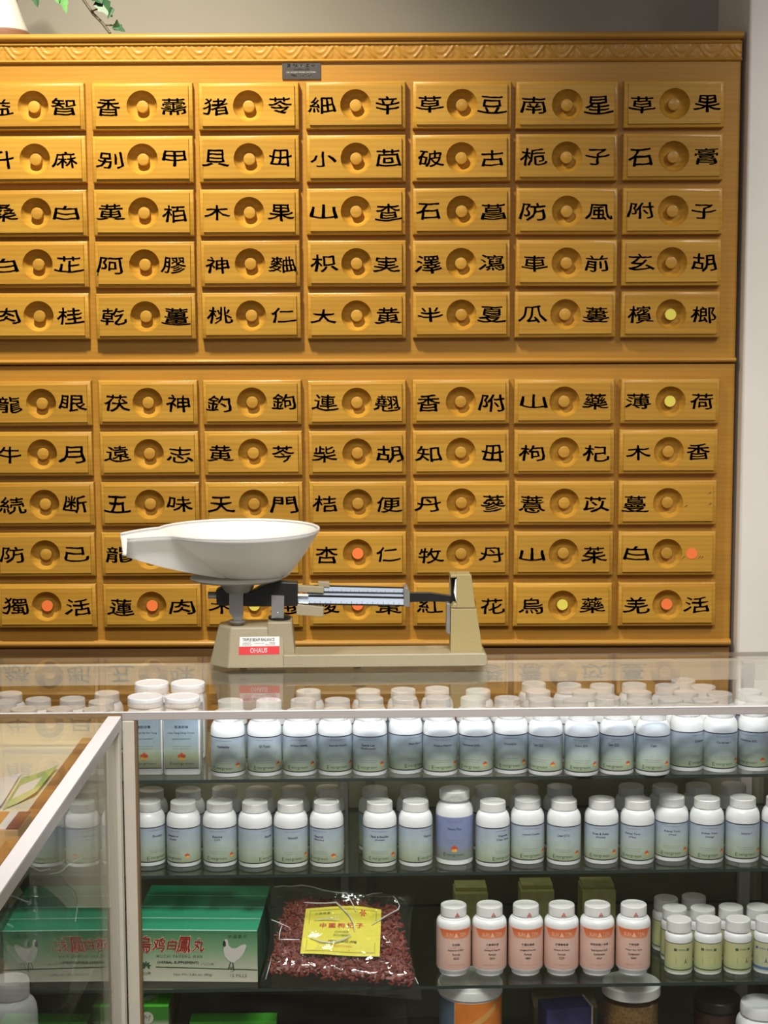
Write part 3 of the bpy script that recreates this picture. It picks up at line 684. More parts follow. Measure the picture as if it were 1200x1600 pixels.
for rows_, z, nm, fx in ((S1F, Z1, 'top', fixed1), (S2F, Z2, 'middle', [])):
    for k, (px, py, rot, title) in enumerate(rows_):
        tall = title == 'Neuro Plus'; r = .0304 if tall else .0276
        q = on(px, py, z); p = Vector((q.x, q.y + r, z)); p.x *= p.y / q.y
        a = face_cam(p) + math.radians(rot); fx.append(uv_of(p))
        lab = ('taller white pill bottle with violet label in the front row of the middle shelf' if tall else
               'white pill bottle, pale blue label, %s from left in front row of %s shelf' % (ORD[k], nm))
        t, l = place_bottle(p, a, 't' if tall else 's', lab, 'front row bottles on the %s shelf' % nm)
        if tall: s_print(l, title, .03065, .0085, .0795, k, True)
        else: s_print(l, title, .02785, .0068, .0652, k)
    if nm == 'middle': fixed2 = fx

# rows further back: where their caps show in the picture
B1 = {'second': [(360, 1094), (420, 1094), (477, 1093), (530, 1092.5), (575.5, 1090), (630, 1090), (685, 1089), (739.6, 1090), (792, 1090), (847, 1092), (902, 1092), (957, 1090), (1011.5, 1093), (1063, 1096), (1116, 1094), (1178, 1095)],
      'third': [(482, 1079), (575, 1079), (630, 1077), (683, 1075), (747, 1078), (840.6, 1079), (914.6, 1080), (999, 1081), (1058, 1086), (1116, 1084), (1166, 1084)],
      'fourth': [(834, 1067), (891, 1069), (943, 1070), (992, 1069), (1046.7, 1074), (1102, 1075)],
      'fifth': [(1071, 1064)]}
LEFT1 = {'first': [(37, 1107), (93, 1107), (150, 1107)], 'second': [(6, 1096), (60, 1092), (113, 1091), (157, 1096)], 'third': [(15, 1083), (167, 1082)]}
B2 = [(236, 1233), (294, 1233), (351, 1231), (404, 1232), (459, 1231), (513, 1230), (585.6, 1231), (645, 1230), (760.6, 1230), (822, 1228), (874, 1228), (986.6, 1227), (1038.6, 1227), (1091, 1226), (1146, 1225)]
JARS = [(227, 1083, .0), (285, 1083, .0), (237, 1065, .0), (294, 1064, .0)]
def relax(mov, fix, d=.0562, n=200):
    mov = [list(p) for p in mov]
    for _ in range(n):
        for i, p in enumerate(mov):
            for j, q in enumerate(mov[:i] + fix):
                dx, dy = p[0] - q[0], p[1] - q[1]; L = math.hypot(dx, dy) or 1e-6
                if L < d:
                    k = (d - L) / L * (.5 if j < i else 1.0); p[0] += dx * k; p[1] += dy * k
                    if j < i: mov[j][0] -= dx * k; mov[j][1] -= dy * k
            p[1] = min(p[1], VB - .066)
    return mov
flat = [(r, *uv_of(on(x, y, Z1 + BH))) for r, l in B1.items() for x, y in l]
jar_uv = [(-.402 + .0615 + .0, .0) for _ in JARS]
pos = relax([(u, v) for _, u, v in flat], fixed1)
cnt = {}
for (r, _, _), (u, v) in sorted(zip(flat, pos), key=lambda e: (e[0][0], e[1][0])):
    k = cnt[r] = cnt.get(r, -1) + 1
    place_bottle(cw(u, v, Z1), random.uniform(-.5, .5), 's', ('white bottle cap standing furthest back on the top shelf, behind the fourth row' if r == 'fifth' else 'white pill bottle, %s from left in the %s row of the top shelf' % (ORD[k], r)), 'bottles in the rows behind on the top shelf')
flat = [(r, *uv_of(on(x, y, Z1 + BH))) for r, l in LEFT1.items() for x, y in l]
pos = relax([(u, v) for _, u, v in flat], [])
cnt = {}
for (r, _, _), (u, v) in sorted(zip(flat, pos), key=lambda e: (e[0][0], e[1][0])):
    k = cnt[r] = cnt.get(r, -1) + 1
    place_bottle(cw(u, v, Z1), random.uniform(-.5, .5), 's', 'white capped bottle behind the left case, %s from left in the %s row' % (ORD[k], r), 'bottles at the left end of the top shelf')
pos = relax([uv_of(on(x, y, Z2 + BH)) for x, y in B2], fixed2)
for k, (u, v) in enumerate(pos):
    place_bottle(cw(u, v, Z2), random.uniform(-.6, .6), 's', 'white pill bottle in shade, %s from left in second row of middle shelf' % ORD[k], 'second row bottles on the middle shelf')

# square white jars at the left end of the top shelf
def rsq(h, r, n=6):
    out = []
    for cx, cy, a0 in ((h - r, h - r, 0), (-h + r, h - r, PI / 2), (-h + r, -h + r, PI), (h - r, -h + r, 1.5 * PI)):
        out += [(cx + r * math.cos(a0 + PI / 2 * i / n), cy + r * math.sin(a0 + PI / 2 * i / n)) for i in range(n + 1)]
    return out
def square_jar_meshes():
    mb = MB(); lv = [(.0265, .0055, 0), (.0288, .0065, .0015), (.0295, .007, .004), (.0295, .007, .094), (.0285, .009, .099), (.0262, .014, .1035), (.0255, .0254, .1075), (.0255, .0254, .110)]
    vs = []; n = 28
    for h, r, z in lv: vs += [(x, y, z) for x, y in rsq(h, min(r, h - .00005))]
    mb.add(vs, [(l * n + i, l * n + (i + 1) % n, (l + 1) * n + (i + 1) % n, (l + 1) * n + i) for l in range(len(lv) - 1) for i in range(n)] + [tuple(reversed(range(n))), tuple(range((len(lv) - 1) * n, len(lv) * n))])
    lm = MB().box(-.0272, .0272, -.0299, -.0296, .0115, .096)
    return mb.mesh('body', M['white_pl'], 40), cap_mesh(.0285, .1085, .1235, n=96), lm.mesh('label', M['lab_jar'], 0)
JB, JC, JL = square_jar_meshes()
jt = [('清肺排毒', 'Qing Fei Pai Du Tang'), ('寒湯定喘', 'Hua Tang Ding Chuan')]
for k, (px, yb, row) in enumerate(((225, 1212, 0), (283.5, 1212, 0), (237, 0, 1), (293.5, 0, 1))):
    if row == 0: q = on(px, yb, Z1); u, v = uv_of(Vector((q.x, q.y + .030, 0))); fr = (u, v)
    else: q = on(px, 1066, Z1 + .1235); u, v = uv_of(q)
    t = tag(empty('square_jar', cw(u, max(v, .155) if row else v, Z1), CR), ['square white herb jar next to the counter post, front row of top shelf', 'square white herb jar beside the first round bottle, front row of top shelf', 'square white jar behind the jar nearest the counter post', 'square white jar behind the jar beside the round bottles'][k], 'jar', 'square white jars on the top shelf')
    inst('body', JB, t); inst('cap', JC, t); l = inst('label', JL, t)
    if row == 0:
        mb = MB(); pf = lambda x, z: (x, -.03005, z)
        text(mb, jt[k][0], .0046, pf, 0, cx=0, cz=.0795, width=.022, bold=.01)
        text(mb, jt[k][1], .0036, pf, 0, cx=0, cz=.0695, width=.042, bold=.008)
        text(mb, 'Herbal Supplement', .0028, pf, 0, cx=0, cz=.0600, width=.028)
        text(mb, 'Traditional formula', .0024, pf, 1, cx=0, cz=.0480, width=.030, res=1); text(mb, '100 grams', .0024, pf, 1, cx=0, cz=.0440, width=.026, res=1)
        text(mb, 'Evergreen', .0050, pf, 2, cx=0, cz=.0195, width=.038, bold=.0)
        mb.build('lettering', [M['print_navy'], M['print_grey'], M['print_green']], l, smooth=0, fix=False)
        fm = MB(); flower(fm, lambda x, z: (x, -.0302, z), 0, .031, .0068, 0, 1); fm.build('flower_emblem', [M['flower_r'], M['flower_y']], l, smooth=0, fix=False)

# orange labelled bottles on the lower shelf
OT = [('四逆散', 'Si Ni San', 'Bupleurum & Bitter', 'Formula', 'S02G'), ('人參厚朴湯', 'Ren Shen Hou Po', 'Ginseng & Magnolia', 'Formula', 'Z02W'), ('竹葉石膏湯', 'Zhu Ye Shi Gao', 'Astragalus & Platycodon', 'Formula', 'V80W'),
      ('沙參麥冬湯', 'Sha Shen Mai Dong', 'Glehnia & Peony', 'Formula', 'C32P'), ('知柏地黃八味湯', 'Zhi Bai Di Huang Wan', 'Rehmannia 6 & 8', 'Combination', 'H42W'), ('六味地黃', 'Liu Wei Di Huang', 'Major Six Herb', 'Combination', 'D06W')]
for k, (px, py) in enumerate(((708.5, 1525.5), (764.5, 1525.2), (821, 1525), (876.5, 1525), (932, 1524.8), (988.5, 1524.6))):
    q = on(px, py, Z3); p = Vector((q.x, q.y + .0228, Z3)); p.x *= p.y / q.y
    a = face_cam(p) + math.radians((9, 10, 8, 2, 9, 3)[k])
    t, l = place_bottle(p, a, 'o', 'white bottle with orange-banded pink label, %s from left on the lower shelf' % ORD[k], 'orange labelled bottles on the lower shelf')
    r = .02825; pf = wrapper(r + .0001); pf2 = wrapper(r + .0003)
    bnd = MB(); n = 24
    for i in range(n):
        a0, a1 = -1.02 + 2.04 * i / n, -1.02 + 2.04 * (i + 1) / n
        def low(a): return .0645 - (.0 if abs(a) < .80 else 0) 
        def edge(a): e = (abs(a) - .80) / .22; return 0 if e < 0 else e * .013
        bnd.add([pf(a0 * r, .0645 + edge(a0)), pf(a1 * r, .0645 + edge(a1)), pf(a1 * r, .0792), pf(a0 * r, .0792)], [(0, 1, 2, 3)])
    b_ = bnd.build('orange_band', M['orange_band'], l, smooth=60, fix=False)
    mb = MB(); o = OT[k]
    text(mb, 'SUN', .0060, pf2, 0, cx=-.0108, cz=.0712, width=.0118, bold=.02); text(mb, 'TEN', .0060, pf2, 0, cx=.0112, cz=.0712, width=.0118, bold=.02)
    mb.add([pf2(-.0036, .0672), pf2(.0036, .0672), pf2(0, .0752)], [(0, 1, 2)], 0)
    text(mb, o[0], .0040, pf2, 1, cx=0, cz=.0548, width=.0042 * len(o[0]), bold=.01); text(mb, o[1], .0022, pf2, 2, cx=0, cz=.0500, width=.020, res=1)
    text(mb, o[2], .0036, pf2, 1, cx=0, cz=.0452, width=.0270, bold=.012); text(mb, o[3], .0036, pf2, 1, cx=0, cz=.0384, width=.0016 * len(o[3]) + .001, bold=.012)
    text(mb, o[4], .0034, pf2, 1, cx=0, cz=.0318, width=.0088, bold=.012); text(mb, 'DIETARY SUPPLEMENT 100 CAPSULES', .0018, pf2, 2, cx=0, cz=.0205, width=.028, res=1)
    mb.build('lettering', [M['print_pale'], M['print_dark'], M['print_salmon']], l, smooth=0, fix=False)
    cm_ = [c for c in t.children if c.name.startswith('cap')][0]; cm_.rotation_euler.z = 0
    tr = MB(); pc = wrapper(.0216); tc_ = .003
    for s0, s1 in ((1.0, .72),):
        o3 = [(-.0042, .0985), (.0042, .0985), (0, .1058)]; i3 = [(-.0025, .0995), (.0025, .0995), (0, .1038)]
        tr.add([pc(x + tc_, z) for x, z in o3 + i3], [(0, 1, 4, 3), (1, 2, 5, 4), (2, 0, 3, 5)])
    tr.add([pc(x + tc_, z) for x, z in ((-.0015, .1000), (.0015, .1000), (0, .1022))], [(0, 1, 2)])
    tr.build('triangle_emblem', M['print_red'], cm_, smooth=0, fix=False)

# small green labelled bottles
GF = [(1059.5, 1524, 14, 'g'), (1105.4, 1524, 4, 'g'), (1151.5, 1523.5, 24, 'g'), (1198, 1523, -20, 'b')]
gfix = []
for k, (px, py, rot, kd) in enumerate(GF):
    q = on(px, py, Z3); p = Vector((q.x, q.y + .0226, Z3)); p.x *= p.y / q.y; gfix.append(uv_of(p))
    t, l = place_bottle(p, face_cam(p) + math.radians(rot), kd, 'small white bottle with pale green label, blue printing, at the right picture edge' if kd == 'b' else 'small pale green labelled bottle, %s from left in front row of lower shelf' % ORD[k], 'small green labelled bottles')
    pf = wrapper(.0230); mb = MB(); mi = 0
    text(mb, '■', .0040, pf, mi, cx=-.0105, cz=.0425, width=.0048); text(mb, 'HERBAL', .0026, pf, mi, cx=0, cz=.0428, width=.0130); text(mb, '■', .0040, pf, mi, cx=.0105, cz=.0425, width=.0048)
    fr_ = ((-.0098, .0175, .0104, .0182), (-.0098, .0288, .0104, .0295), (-.0098, .0175, -.0091, .0295), (.0097, .0175, .0104, .0295))
    for x0, z0, x1, z1 in fr_: mb.add([pf(x0, z0), pf((x0 + x1) / 2, z0), pf(x1, z0), pf(x1, z1), pf((x0 + x1) / 2, z1), pf(x0, z1)], [(0, 1, 4, 5), (1, 2, 3, 4)], 1)
    if k != 1: text(mb, '人', .0080, pf, 2, cx=.0065, cz=.0235, width=.0040, bold=.04)
    mb.build('lettering', [M['print_green'] if kd == 'g' else plain('blue_print', (.05, .13, .34), .6), plain('olive_print', (.28, .30, .14), .6), M['print_dark']], l, smooth=0, fix=False)
GB = [(1054, 1417), (1098, 1418), (1142, 1416), (1186, 1416), (1041, 1403), (1084, 1400)]
pos = relax([uv_of(on(x, y, Z3 + .087)) for x, y in GB], gfix, d=.0464)
for k, (u, v) in enumerate(pos):
    place_bottle(cw(u, v, Z3), random.uniform(-.5, .5), 'g', 'small green labelled bottle in the %s row, %s from left, lower shelf' % ('second' if k < 4 else 'third', ORD[k if k < 4 else k - 4]), 'small green labelled bottles behind')

# ================================================================== BOXES AND BAG ON THE LOWER SHELF
def carton(name, label, cat, group=None): return tag(empty(name), label, cat, group)
a = on(203, 1533.5, Z3); b = on(403, 1535.5, Z3)
gx = (Vector((b.x, b.y, 0)) - Vector((a.x, a.y, 0))); GL = gx.length; rz = math.atan2(gx.y, gx.x)
GH, GD = .0865, .0525
dv = Vector((-math.sin(rz), math.cos(rz), 0))
for k in range(4):
    t = tag(empty('herbal_pill_box', a + dv * (k * (GD + .0012)) + Vector((0, 0, .0003)), rz), ['green and cream pill box printed with a white hen, front of its row', 'green pill box top right behind the hen-printed box', 'green pill box top, third of the row of green boxes', 'green pill box at the back of the row of green boxes'][k], 'box', 'row of green pill boxes')
    mb = MB().box(0, GL, 0, GD, 0, GH); mb.m = [2, 0, 1, 2, 2, 2]
    o = mb.build('carton', [M['boxtop'], M['boxface'], M['boxside']], t, smooth=0, bevel=.0008)
    MB().box(.0005, GL - .0005, -.0006, .0012, GH - .0012, GH + .0005).build('edge_highlight_strip', M['edge_highlight'], t, smooth=0)  # added strip: highlight on the top front edge, painted pale
    if k == 0:
        pf = lambda x, z: (x, -.0006, z); sx = GL / 200.0; sz = GH / 85.0
        X = lambda px: (px - 203) * sx
        Zz = lambda py: (1535 - py) * sz
        m1 = MB()
        for ch, cx, h in (('烏', 227, 26), ('鸡', 250, 22), ('白', 270, 17), ('鳳', 289, 26), ('丸', 312, 21)):
            wp = lambda x, z, q=cx: (x + .0011 * noise.noise(Vector((x * 190, z * 190, q))), z + .0011 * noise.noise(Vector((x * 190, z * 190, q + 9))))
            text(m1, ch, h * sz, lambda x, z: (x, -.0006, z), 1, width=h * sx * .82, bold=.05, cx=X(cx), cz=Zz(1474), shear=.18, warp=wp, sub=.1)
            text(m1, ch, h * sz, lambda x, z: (x, -.0009, z), 0, width=h * sx * .82, bold=.012, cx=X(cx), cz=Zz(1474), shear=.18, warp=wp, sub=.1)
        text(m1, 'WUCHI PAIFENG WAN', 5 * sz, pf, 2, cx=X(281), cz=Zz(1493), width=72 * sx, spacing=1.3)
        text(m1, '(HERBAL SUPPLEMENT)', 5 * sz, pf, 2, cx=X(279), cz=Zz(1503.5), width=64 * sx, bold=.02)
        text(m1, 'Net Wt. 2.82 oz. (80g)', 5 * sz, pf, 3, cx=X(302), cz=Zz(1523), width=60 * sx); text(m1, '12 PILLS', 5 * sz, pf, 3, cx=X(373), cz=Zz(1523.5), width=26 * sx)
        text(m1, '中國蘭州', 6 * sz, pf, 2, cx=X(372), cz=Zz(1459.5), width=29 * sx, spacing=1.3); text(m1, '岷山牌', 5 * sz, pf, 2, cx=X(228), cz=Zz(1521), width=16 * sx)
        text(m1, '八〇丸', 4.5 * sz, pf, 3, cx=X(325), cz=Zz(1505), width=22 * sx)
        for q in range(7):
            an = PI * (q - 3) / 4.2 + PI / 2; c_, s_ = math.cos(an), math.sin(an); ln = 8.5 * sz
            m1.add([pf(X(229) - s_ * .0008, Zz(1509) + c_ * .0008), pf(X(229) + c_ * ln * .6 - s_ * .0016, Zz(1509) + s_ * ln * .6 + c_ * .0016), pf(X(229) + c_ * ln, Zz(1509) + s_ * ln), pf(X(229) + c_ * ln * .6 + s_ * .0016, Zz(1509) + s_ * ln * .6 - c_ * .0016)], [(0, 1, 2, 3)], 2)
        m1.add([pf(X(244), Zz(1511.2)), pf(X(403) - .001, Zz(1514.5)), pf(X(403) - .001, Zz(1513.2)), pf(X(244), Zz(1510))], [(0, 1, 2, 3)], 2)
        m1.build('lettering', [M['print_red'], plain('pale_outline_print', (.72, .62, .48), .5), M['print_green'], M['print_grey']], o, smooth=0, fix=False)
        # the printed hen
        m2 = MB()
        hen = [(351, 1466), (354, 1463.5), (357, 1466), (358, 1474), (363, 1479), (370, 1479), (377, 1474), (384, 1472), (386, 1475), (382, 1486), (375, 1496), (366, 1503), (358, 1500), (352, 1492), (350, 1481), (352, 1474)]
        m2.add([pf(X(x), Zz(y)) for x, y in hen], [tuple(range(len(hen)))], 0)
        hd = [(349.5, 1468), (352, 1466), (354, 1469), (354, 1475), (351, 1476.5), (349, 1473)]
        m2.add([(v[0], -.0009, v[2]) for v in [pf(X(x), Zz(y)) for x, y in hd]], [tuple(range(len(hd)))], 1)
        for x0, y0, x1, y1 in ((361, 1502, 357, 1513), (364, 1502, 366, 1516), (357, 1512, 362, 1509), (366, 1508, 360, 1513), (366, 1516, 360, 1518)):
            m2.add([pf(X(x0 - .7), Zz(y0)), pf(X(x0 + .7), Zz(y0)), pf(X(x1 + .7), Zz(y1)), pf(X(x1 - .7), Zz(y1))], [(0, 1, 2, 3)], 1)
        m2.build('hen_picture', [plain('hen_white', (.66, .63, .58), .5), M['print_dark']], o, smooth=0, fix=False)

# pale olive cartons behind the orange bottles
for k, (x0, x1, yt) in enumerate(((711, 763, 1394), (815, 867, 1391), (911, 964, 1391))):
    p = at(x0, yt, 2.80); p2 = at(x1, yt, 2.80); w_ = p2.x - p.x; h = p.z - Z3
    t = tag(empty('small_carton', (p.x, 2.80 + .03 * p.x, Z3 + .0003), CR), 'pale yellow-green carton behind the %s orange labelled bottles' % ('first two', 'middle', 'last two')[k], 'box', 'yellow-green cartons on the lower shelf')
    MB().box(0, w_, 0, .055, 0, h * .93).build('carton', M['olive_card'], t, smooth=0, bevel=.0008)
    MB().box(.002, w_ - .001, .012, .053, h * .93 + .0002, h * 1.03).build('raised_lid', M['olive_card'], t, smooth=0, bevel=.0008)

# bag of dried goji berries lying tilted on the shelf edge
BX = [at(405, 1540, 2.555), at(660, 1562, 2.55), at(648, 1402, 2.70), at(413, 1386, 2.70)]
bag = tag(empty('goji_bag', ((BX[0].x + BX[1].x) / 2, 2.57, Z3)), 'clear plastic bag of dried red goji berries with a yellow paper label', 'bag')
b0 = bag.location
def bil(s, t): return BX[0] * (1 - s) * (1 - t) + BX[1] * s * (1 - t) + BX[2] * s * t + BX[3] * (1 - s) * t
nrm = (BX[1] - BX[0]).cross(BX[3] - BX[0]).normalized()
if nrm.y > 0: nrm = -nrm
def bulge(s, t):
    e = max(0, min(1, (min(s, 1 - s)) / .10)); f_ = max(0, min(1, t / .14, (1 - t) / .30))
    return .036 * math.sqrt(e * (2 - e)) * math.sqrt(max(0, f_ * (2 - f_))) * (1 - .35 * t)
def sheet(front, amp):
    nx_, ny_ = 44, 34; vs = []
    for i in range(nx_ + 1):
        for j in range(ny_ + 1):
            s, t = i / nx_, j / ny_
            wv = amp * (math.sin(17 * s + 9 * t) * math.cos(13 * t - 5 * s) + .6 * math.sin(31 * s * t + 4 * t) + .5 * math.sin(40 * s - 23 * t))
            inw = .013 * math.sin(PI * t) * (1 if s < .5 else -1) * (abs(s - .5) * 2) ** 3
            p = bil(s, t) + (BX[1] - BX[0]).normalized() * inw + nrm * ((bulge(s, t) + .0045 + wv) if front else -.002 - .2 * bulge(s, t))
            vs.append(p - b0)
    k = ny_ + 1
    return vs, [(i * k + j, (i + 1) * k + j, (i + 1) * k + j + 1, i * k + j + 1) for i in range(nx_) for j in range(ny_)]
mb = MB(); mb.add(*sheet(True, .0016)); mb.add(*sheet(False, 0)); mb.build('plastic_film', M['film'], bag, smooth=180, fix=False)
def crease_highlight(lst, rad=.0007):
    out = []; rad *= 1.35
    for px, py in lst:
        q = st_of(px, py); out.append(bil(*q) + nrm * (bulge(*q) + .0056) - b0)
    return out, rad
def inside(s, t):                                    # where the berries lie in the bag
    lo = .05 + .10 * t + .10 * max(0, t - .55); hi = .955 - .10 * t
    return lo < s < hi and .055 < t < .80 + .06 * math.sin(3 * s)
mb = MB(); rnd = random.Random(3)
core = MB()
nx_, ny_ = 30, 22
for i in range(nx_):
    for j in range(ny_):
        q = [((i + a) / nx_, (j + b_) / ny_) for a, b_ in ((0, 0), (1, 0), (1, 1), (0, 1))]
        if all(inside(*e) for e in q): mb.add([bil(*e) + nrm * (bulge(*e) * .72) - b0 for e in q], [(0, 1, 2, 3)])
made = 0
while made < 1500:
    s, t = rnd.random(), rnd.random()
    if not inside(s, t): continue
    c = bil(s, t) + nrm * (bulge(s, t) * rnd.uniform(.62, .86)) - b0
    d = Vector((rnd.gauss(0, 1), rnd.gauss(0, .5), rnd.gauss(0, 1))).normalized(); e1 = d.orthogonal().normalized(); e2 = d.cross(e1)
    L, r = rnd.uniform(.0045, .0075), rnd.uniform(.0018, .0028); vs = [c - d * L]
    for zz in (-.45, .45):
        for k in range(5): vs.append(c + d * (L * zz) + (e1 * math.cos(2 * PI * k / 5 + zz) + e2 * math.sin(2 * PI * k / 5 + zz)) * r)
    vs.append(c + d * L)
    fs = [(0, 1 + (k + 1) % 5, 1 + k) for k in range(5)] + [(1 + k, 1 + (k + 1) % 5, 6 + (k + 1) % 5, 6 + k) for k in range(5)] + [(11, 6 + k, 6 + (k + 1) % 5) for k in range(5)]
    mb.add(vs, fs); made += 1
g_ = mb.build('goji_berries', M['goji'], bag, smooth=60); g_['kind'] = 'stuff'
# its label sheet, inside the front film
def st_of(px, py):                                    # bag coordinates of a measured point (inverse of the bilinear patch, by search)
    best = None; s, t, st_ = .5, .5, .25
    tgt = ray(px, py)
    def err(s, t):
        p = bil(s, t) + nrm * bulge(s, t) - Vector((0, 0, CAM_Z)); p = p / p.y; return (p.x - tgt.x) ** 2 + (p.z - tgt.z) ** 2
    for _ in range(60):
        c = min(((err(s + a * st_, t + b_ * st_), s + a * st_, t + b_ * st_) for a in (-1, 0, 1) for b_ in (-1, 0, 1)), key=lambda e: e[0])
        if c[1] == s and c[2] == t: st_ *= .6
        s, t = c[1], c[2]
    return s, t
LC = [st_of(x, y) for x, y in ((469, 1491), (593, 1496), (596, 1422), (478, 1421))]
def lab_pt(x, z, off):                                # x, z in 0..1 over the label
    e = [LC[0][i] * (1 - x) * (1 - z) + LC[1][i] * x * (1 - z) + LC[2][i] * x * z + LC[3][i] * (1 - x) * z for i in (0, 1)]
    e[1] += .035 * math.sin(PI * x) * z
    return bil(*e) + nrm * (bulge(*e) * 1.0 + .0020 + off + .0012 * math.sin(7 * x + 3 * z)) - b0
mb = MB(); n1, n2 = 24, 16
mb.add([lab_pt(i / n1, j / n2, 0) for i in range(n1 + 1) for j in range(n2 + 1)], [(i * (n2 + 1) + j, (i + 1) * (n2 + 1) + j, (i + 1) * (n2 + 1) + j + 1, i * (n2 + 1) + j + 1) for i in range(n1) for j in range(n2)])
pl_ = mb.build('paper_label', M['yellow_paper'], bag, smooth=180, fix=False); pl_['label'] = 'yellow paper label with red and green print'
mb = MB(); pf = lambda x, z: lab_pt(x, z, .0007)
text(mb, '中國特產', .05, pf, 1, width=.20, cx=.23, cz=.86, spacing=1.3); text(mb, '中國枸杞子', .10, pf, 0, width=.56, cx=.49, cz=.60, bold=.02, spacing=1.4)
text(mb, 'CHINESE', .045, pf, 1, width=.18, cx=.50, cz=.47); text(mb, 'WOLFBERRY', .045, pf, 1, width=.22, cx=.50, cz=.40)
text(mb, 'NET WT. 16 OZ (454g)', .055, pf, 2, width=.36, cx=.52, cz=.27, bold=.02); text(mb, 'PRODUCT OF CHINA', .04, pf, 0, width=.24, cx=.52, cz=.18)
for k in range(6):
    an = 2 * PI * k / 6; mb.add([pf(.76, .86), pf(.76 + .035 * math.cos(an - .3), .86 + .06 * math.sin(an - .3)), pf(.76 + .05 * math.cos(an), .86 + .085 * math.sin(an)), pf(.76 + .035 * math.cos(an + .3), .86 + .06 * math.sin(an + .3))], [(0, 1, 2, 3)], 0)
for x0, z0, x1, z1 in ((.06, .06, .94, .075), (.06, .925, .94, .94)):
    ns = 12
    for i in range(ns): mb.add([pf(x0 + (x1 - x0) * i / ns, z0), pf(x0 + (x1 - x0) * (i + 1) / ns, z0), pf(x0 + (x1 - x0) * (i + 1) / ns, z1), pf(x0 + (x1 - x0) * i / ns, z1)], [(0, 1, 2, 3)], 3)
for x in (.06, .93): mb.add([pf(x, .06), pf(x + .01, .06), pf(x + .01, .94), pf(x, .94)], [(0, 1, 2, 3)], 3)
cm2 = MB()
for ls, rd in (([(428, 1389), (440, 1387), (455, 1388), (470, 1386), (485, 1388), (505, 1394), (530, 1398), (541, 1398)], .0009), ([(541, 1398), (546, 1407), (551, 1416), (556, 1427)], .0007), ([(475, 1413), (490, 1414), (510, 1414), (525, 1413), (535, 1422), (546, 1434), (552, 1446), (554, 1458)], .0009),
               ([(572, 1402), (583, 1399), (597, 1398)], .0006), ([(614, 1403), (620, 1410), (624, 1418), (622, 1424), (610, 1430), (600, 1436), (590, 1442), (580, 1448)], .0008), ([(441, 1447), (437, 1460), (436, 1471), (450, 1471), (468, 1471)], .0007), ([(484, 1468), (500, 1474), (518, 1476), (536, 1471), (549, 1464)], .0009),
               ([(415, 1533), (420, 1515), (424, 1500)], .0007), ([(648, 1530), (653, 1540)], .0006), ([(492, 1440), (512, 1438), (530, 1440)], .0006), ([(424, 1440), (434, 1444), (452, 1452)], .0005)):
    pp, rd = crease_highlight(ls, rd); nn = len(pp); cm2.tube(pp, [rd * (.35 + .9 * math.sin(PI * (k + .5) / nn) * (.6 + .4 * (k % 2))) for k in range(nn)], 6)
cm2.build('film_crease_highlight', M['crease_highlight'], bag, smooth=60)  # white tubes along the film's folds imitate their bright glints
mb.build('lettering', [M['print_red'], M['print_green'], M['print_dark'], plain('olive_border_print', (.50, .42, .05), .5)], pl_, smooth=0, fix=False)

# ================================================================== THINGS ON THE SHOWCASE FLOOR
def place_on_deck(px, py, Y): p = at(px, py, Y); return Vector((p.x, p.y, ZD)), p.z - ZD
# large orange labelled jar with white lid
p, h = place_on_deck(737, 1566, 2.625); p.y += .054
t = tag(empty('supplement_tub', p), 'large white-lidded tub with orange label beneath the orange labelled bottles', 'tub')
MB().lathe([(0, 0), (.050, 0), (.0525, .003), (.0525, h - .003), (.050, h), (0, h)], 56).build('body', M['white_pl'], t)
MB().lathe([(.050, h - .002), (.0545, h), (.0548, h + .010), (.0540, h + .014), (.0515, h + .0145), (.051, h + .019), (.0495, h + .021), (.046, h + .0205), (0, h + .020)], 72, ridge=None).build('lid', M['cap_pl'], t)
for a0, a1, mt, nm in ((-.55, 1.5, 'jar_orange', 'label'), (-1.6, -.56, 'jar_blue', 'side_panel')):
    mb = MB(); vs = []; n = 24
    for i in range(n + 1):
        a_ = a0 + (a1 - a0) * i / n
        for z in (.006, h - .004): vs.append((.0529 * math.sin(a_), -.0529 * math.cos(a_), z))
    mb.add(vs, [(2 * i, 2 * i + 2, 2 * i + 3, 2 * i + 1) for i in range(n)]); l = mb.build(nm, M[mt], t, smooth=60, fix=False)
    if nm == 'label':
        m2 = MB(); pf = wrapper(.0531); n = 16                                  # pale ribbon slanting across the label
        for i in range(n):
            x0, x1 = -.012 + .058 * i / n, -.012 + .058 * (i + 1) / n; zc = lambda x: h - .042 + x * .62
            m2.add([pf(x0, zc(x0) - .007), pf(x1, zc(x1) - .007), pf(x1, zc(x1) + .005), pf(x0, zc(x0) + .005)], [(0, 1, 2, 3)], 0)
        m2.build('ribbon_print', plain('pale_orange_ribbon', (.80, .40, .12), .45), l, smooth=0, fix=False)
# clear jar of brown granules with white lid
p, h = place_on_deck(993, 1568, 2.64); p.y += .050
t = tag(empty('granule_jar', p), 'clear jar of brown granules with wide white lid below the lower shelf', 'jar')
MB().lathe([(0, 0), (.045, 0), (.0475, .004), (.0475, h - .006), (.045, h - .001), (.0, h - .001)], 56).build('glass_body', M['jar_glass'], t)
c_ = MB().lathe([(0, .002), (.0455, .002), (.0455, h - .012), (0, h - .010)], 48).build('contents', M['brown_stuff'], t); c_['kind'] = 'stuff'
MB().lathe([(.045, h - .001), (.0490, h), (.0492, h + .016), (.047, h + .018), (0, h + .018)], 96, ridge=(1, -.0004, 2)).build('lid', M['cap_pl'], t)
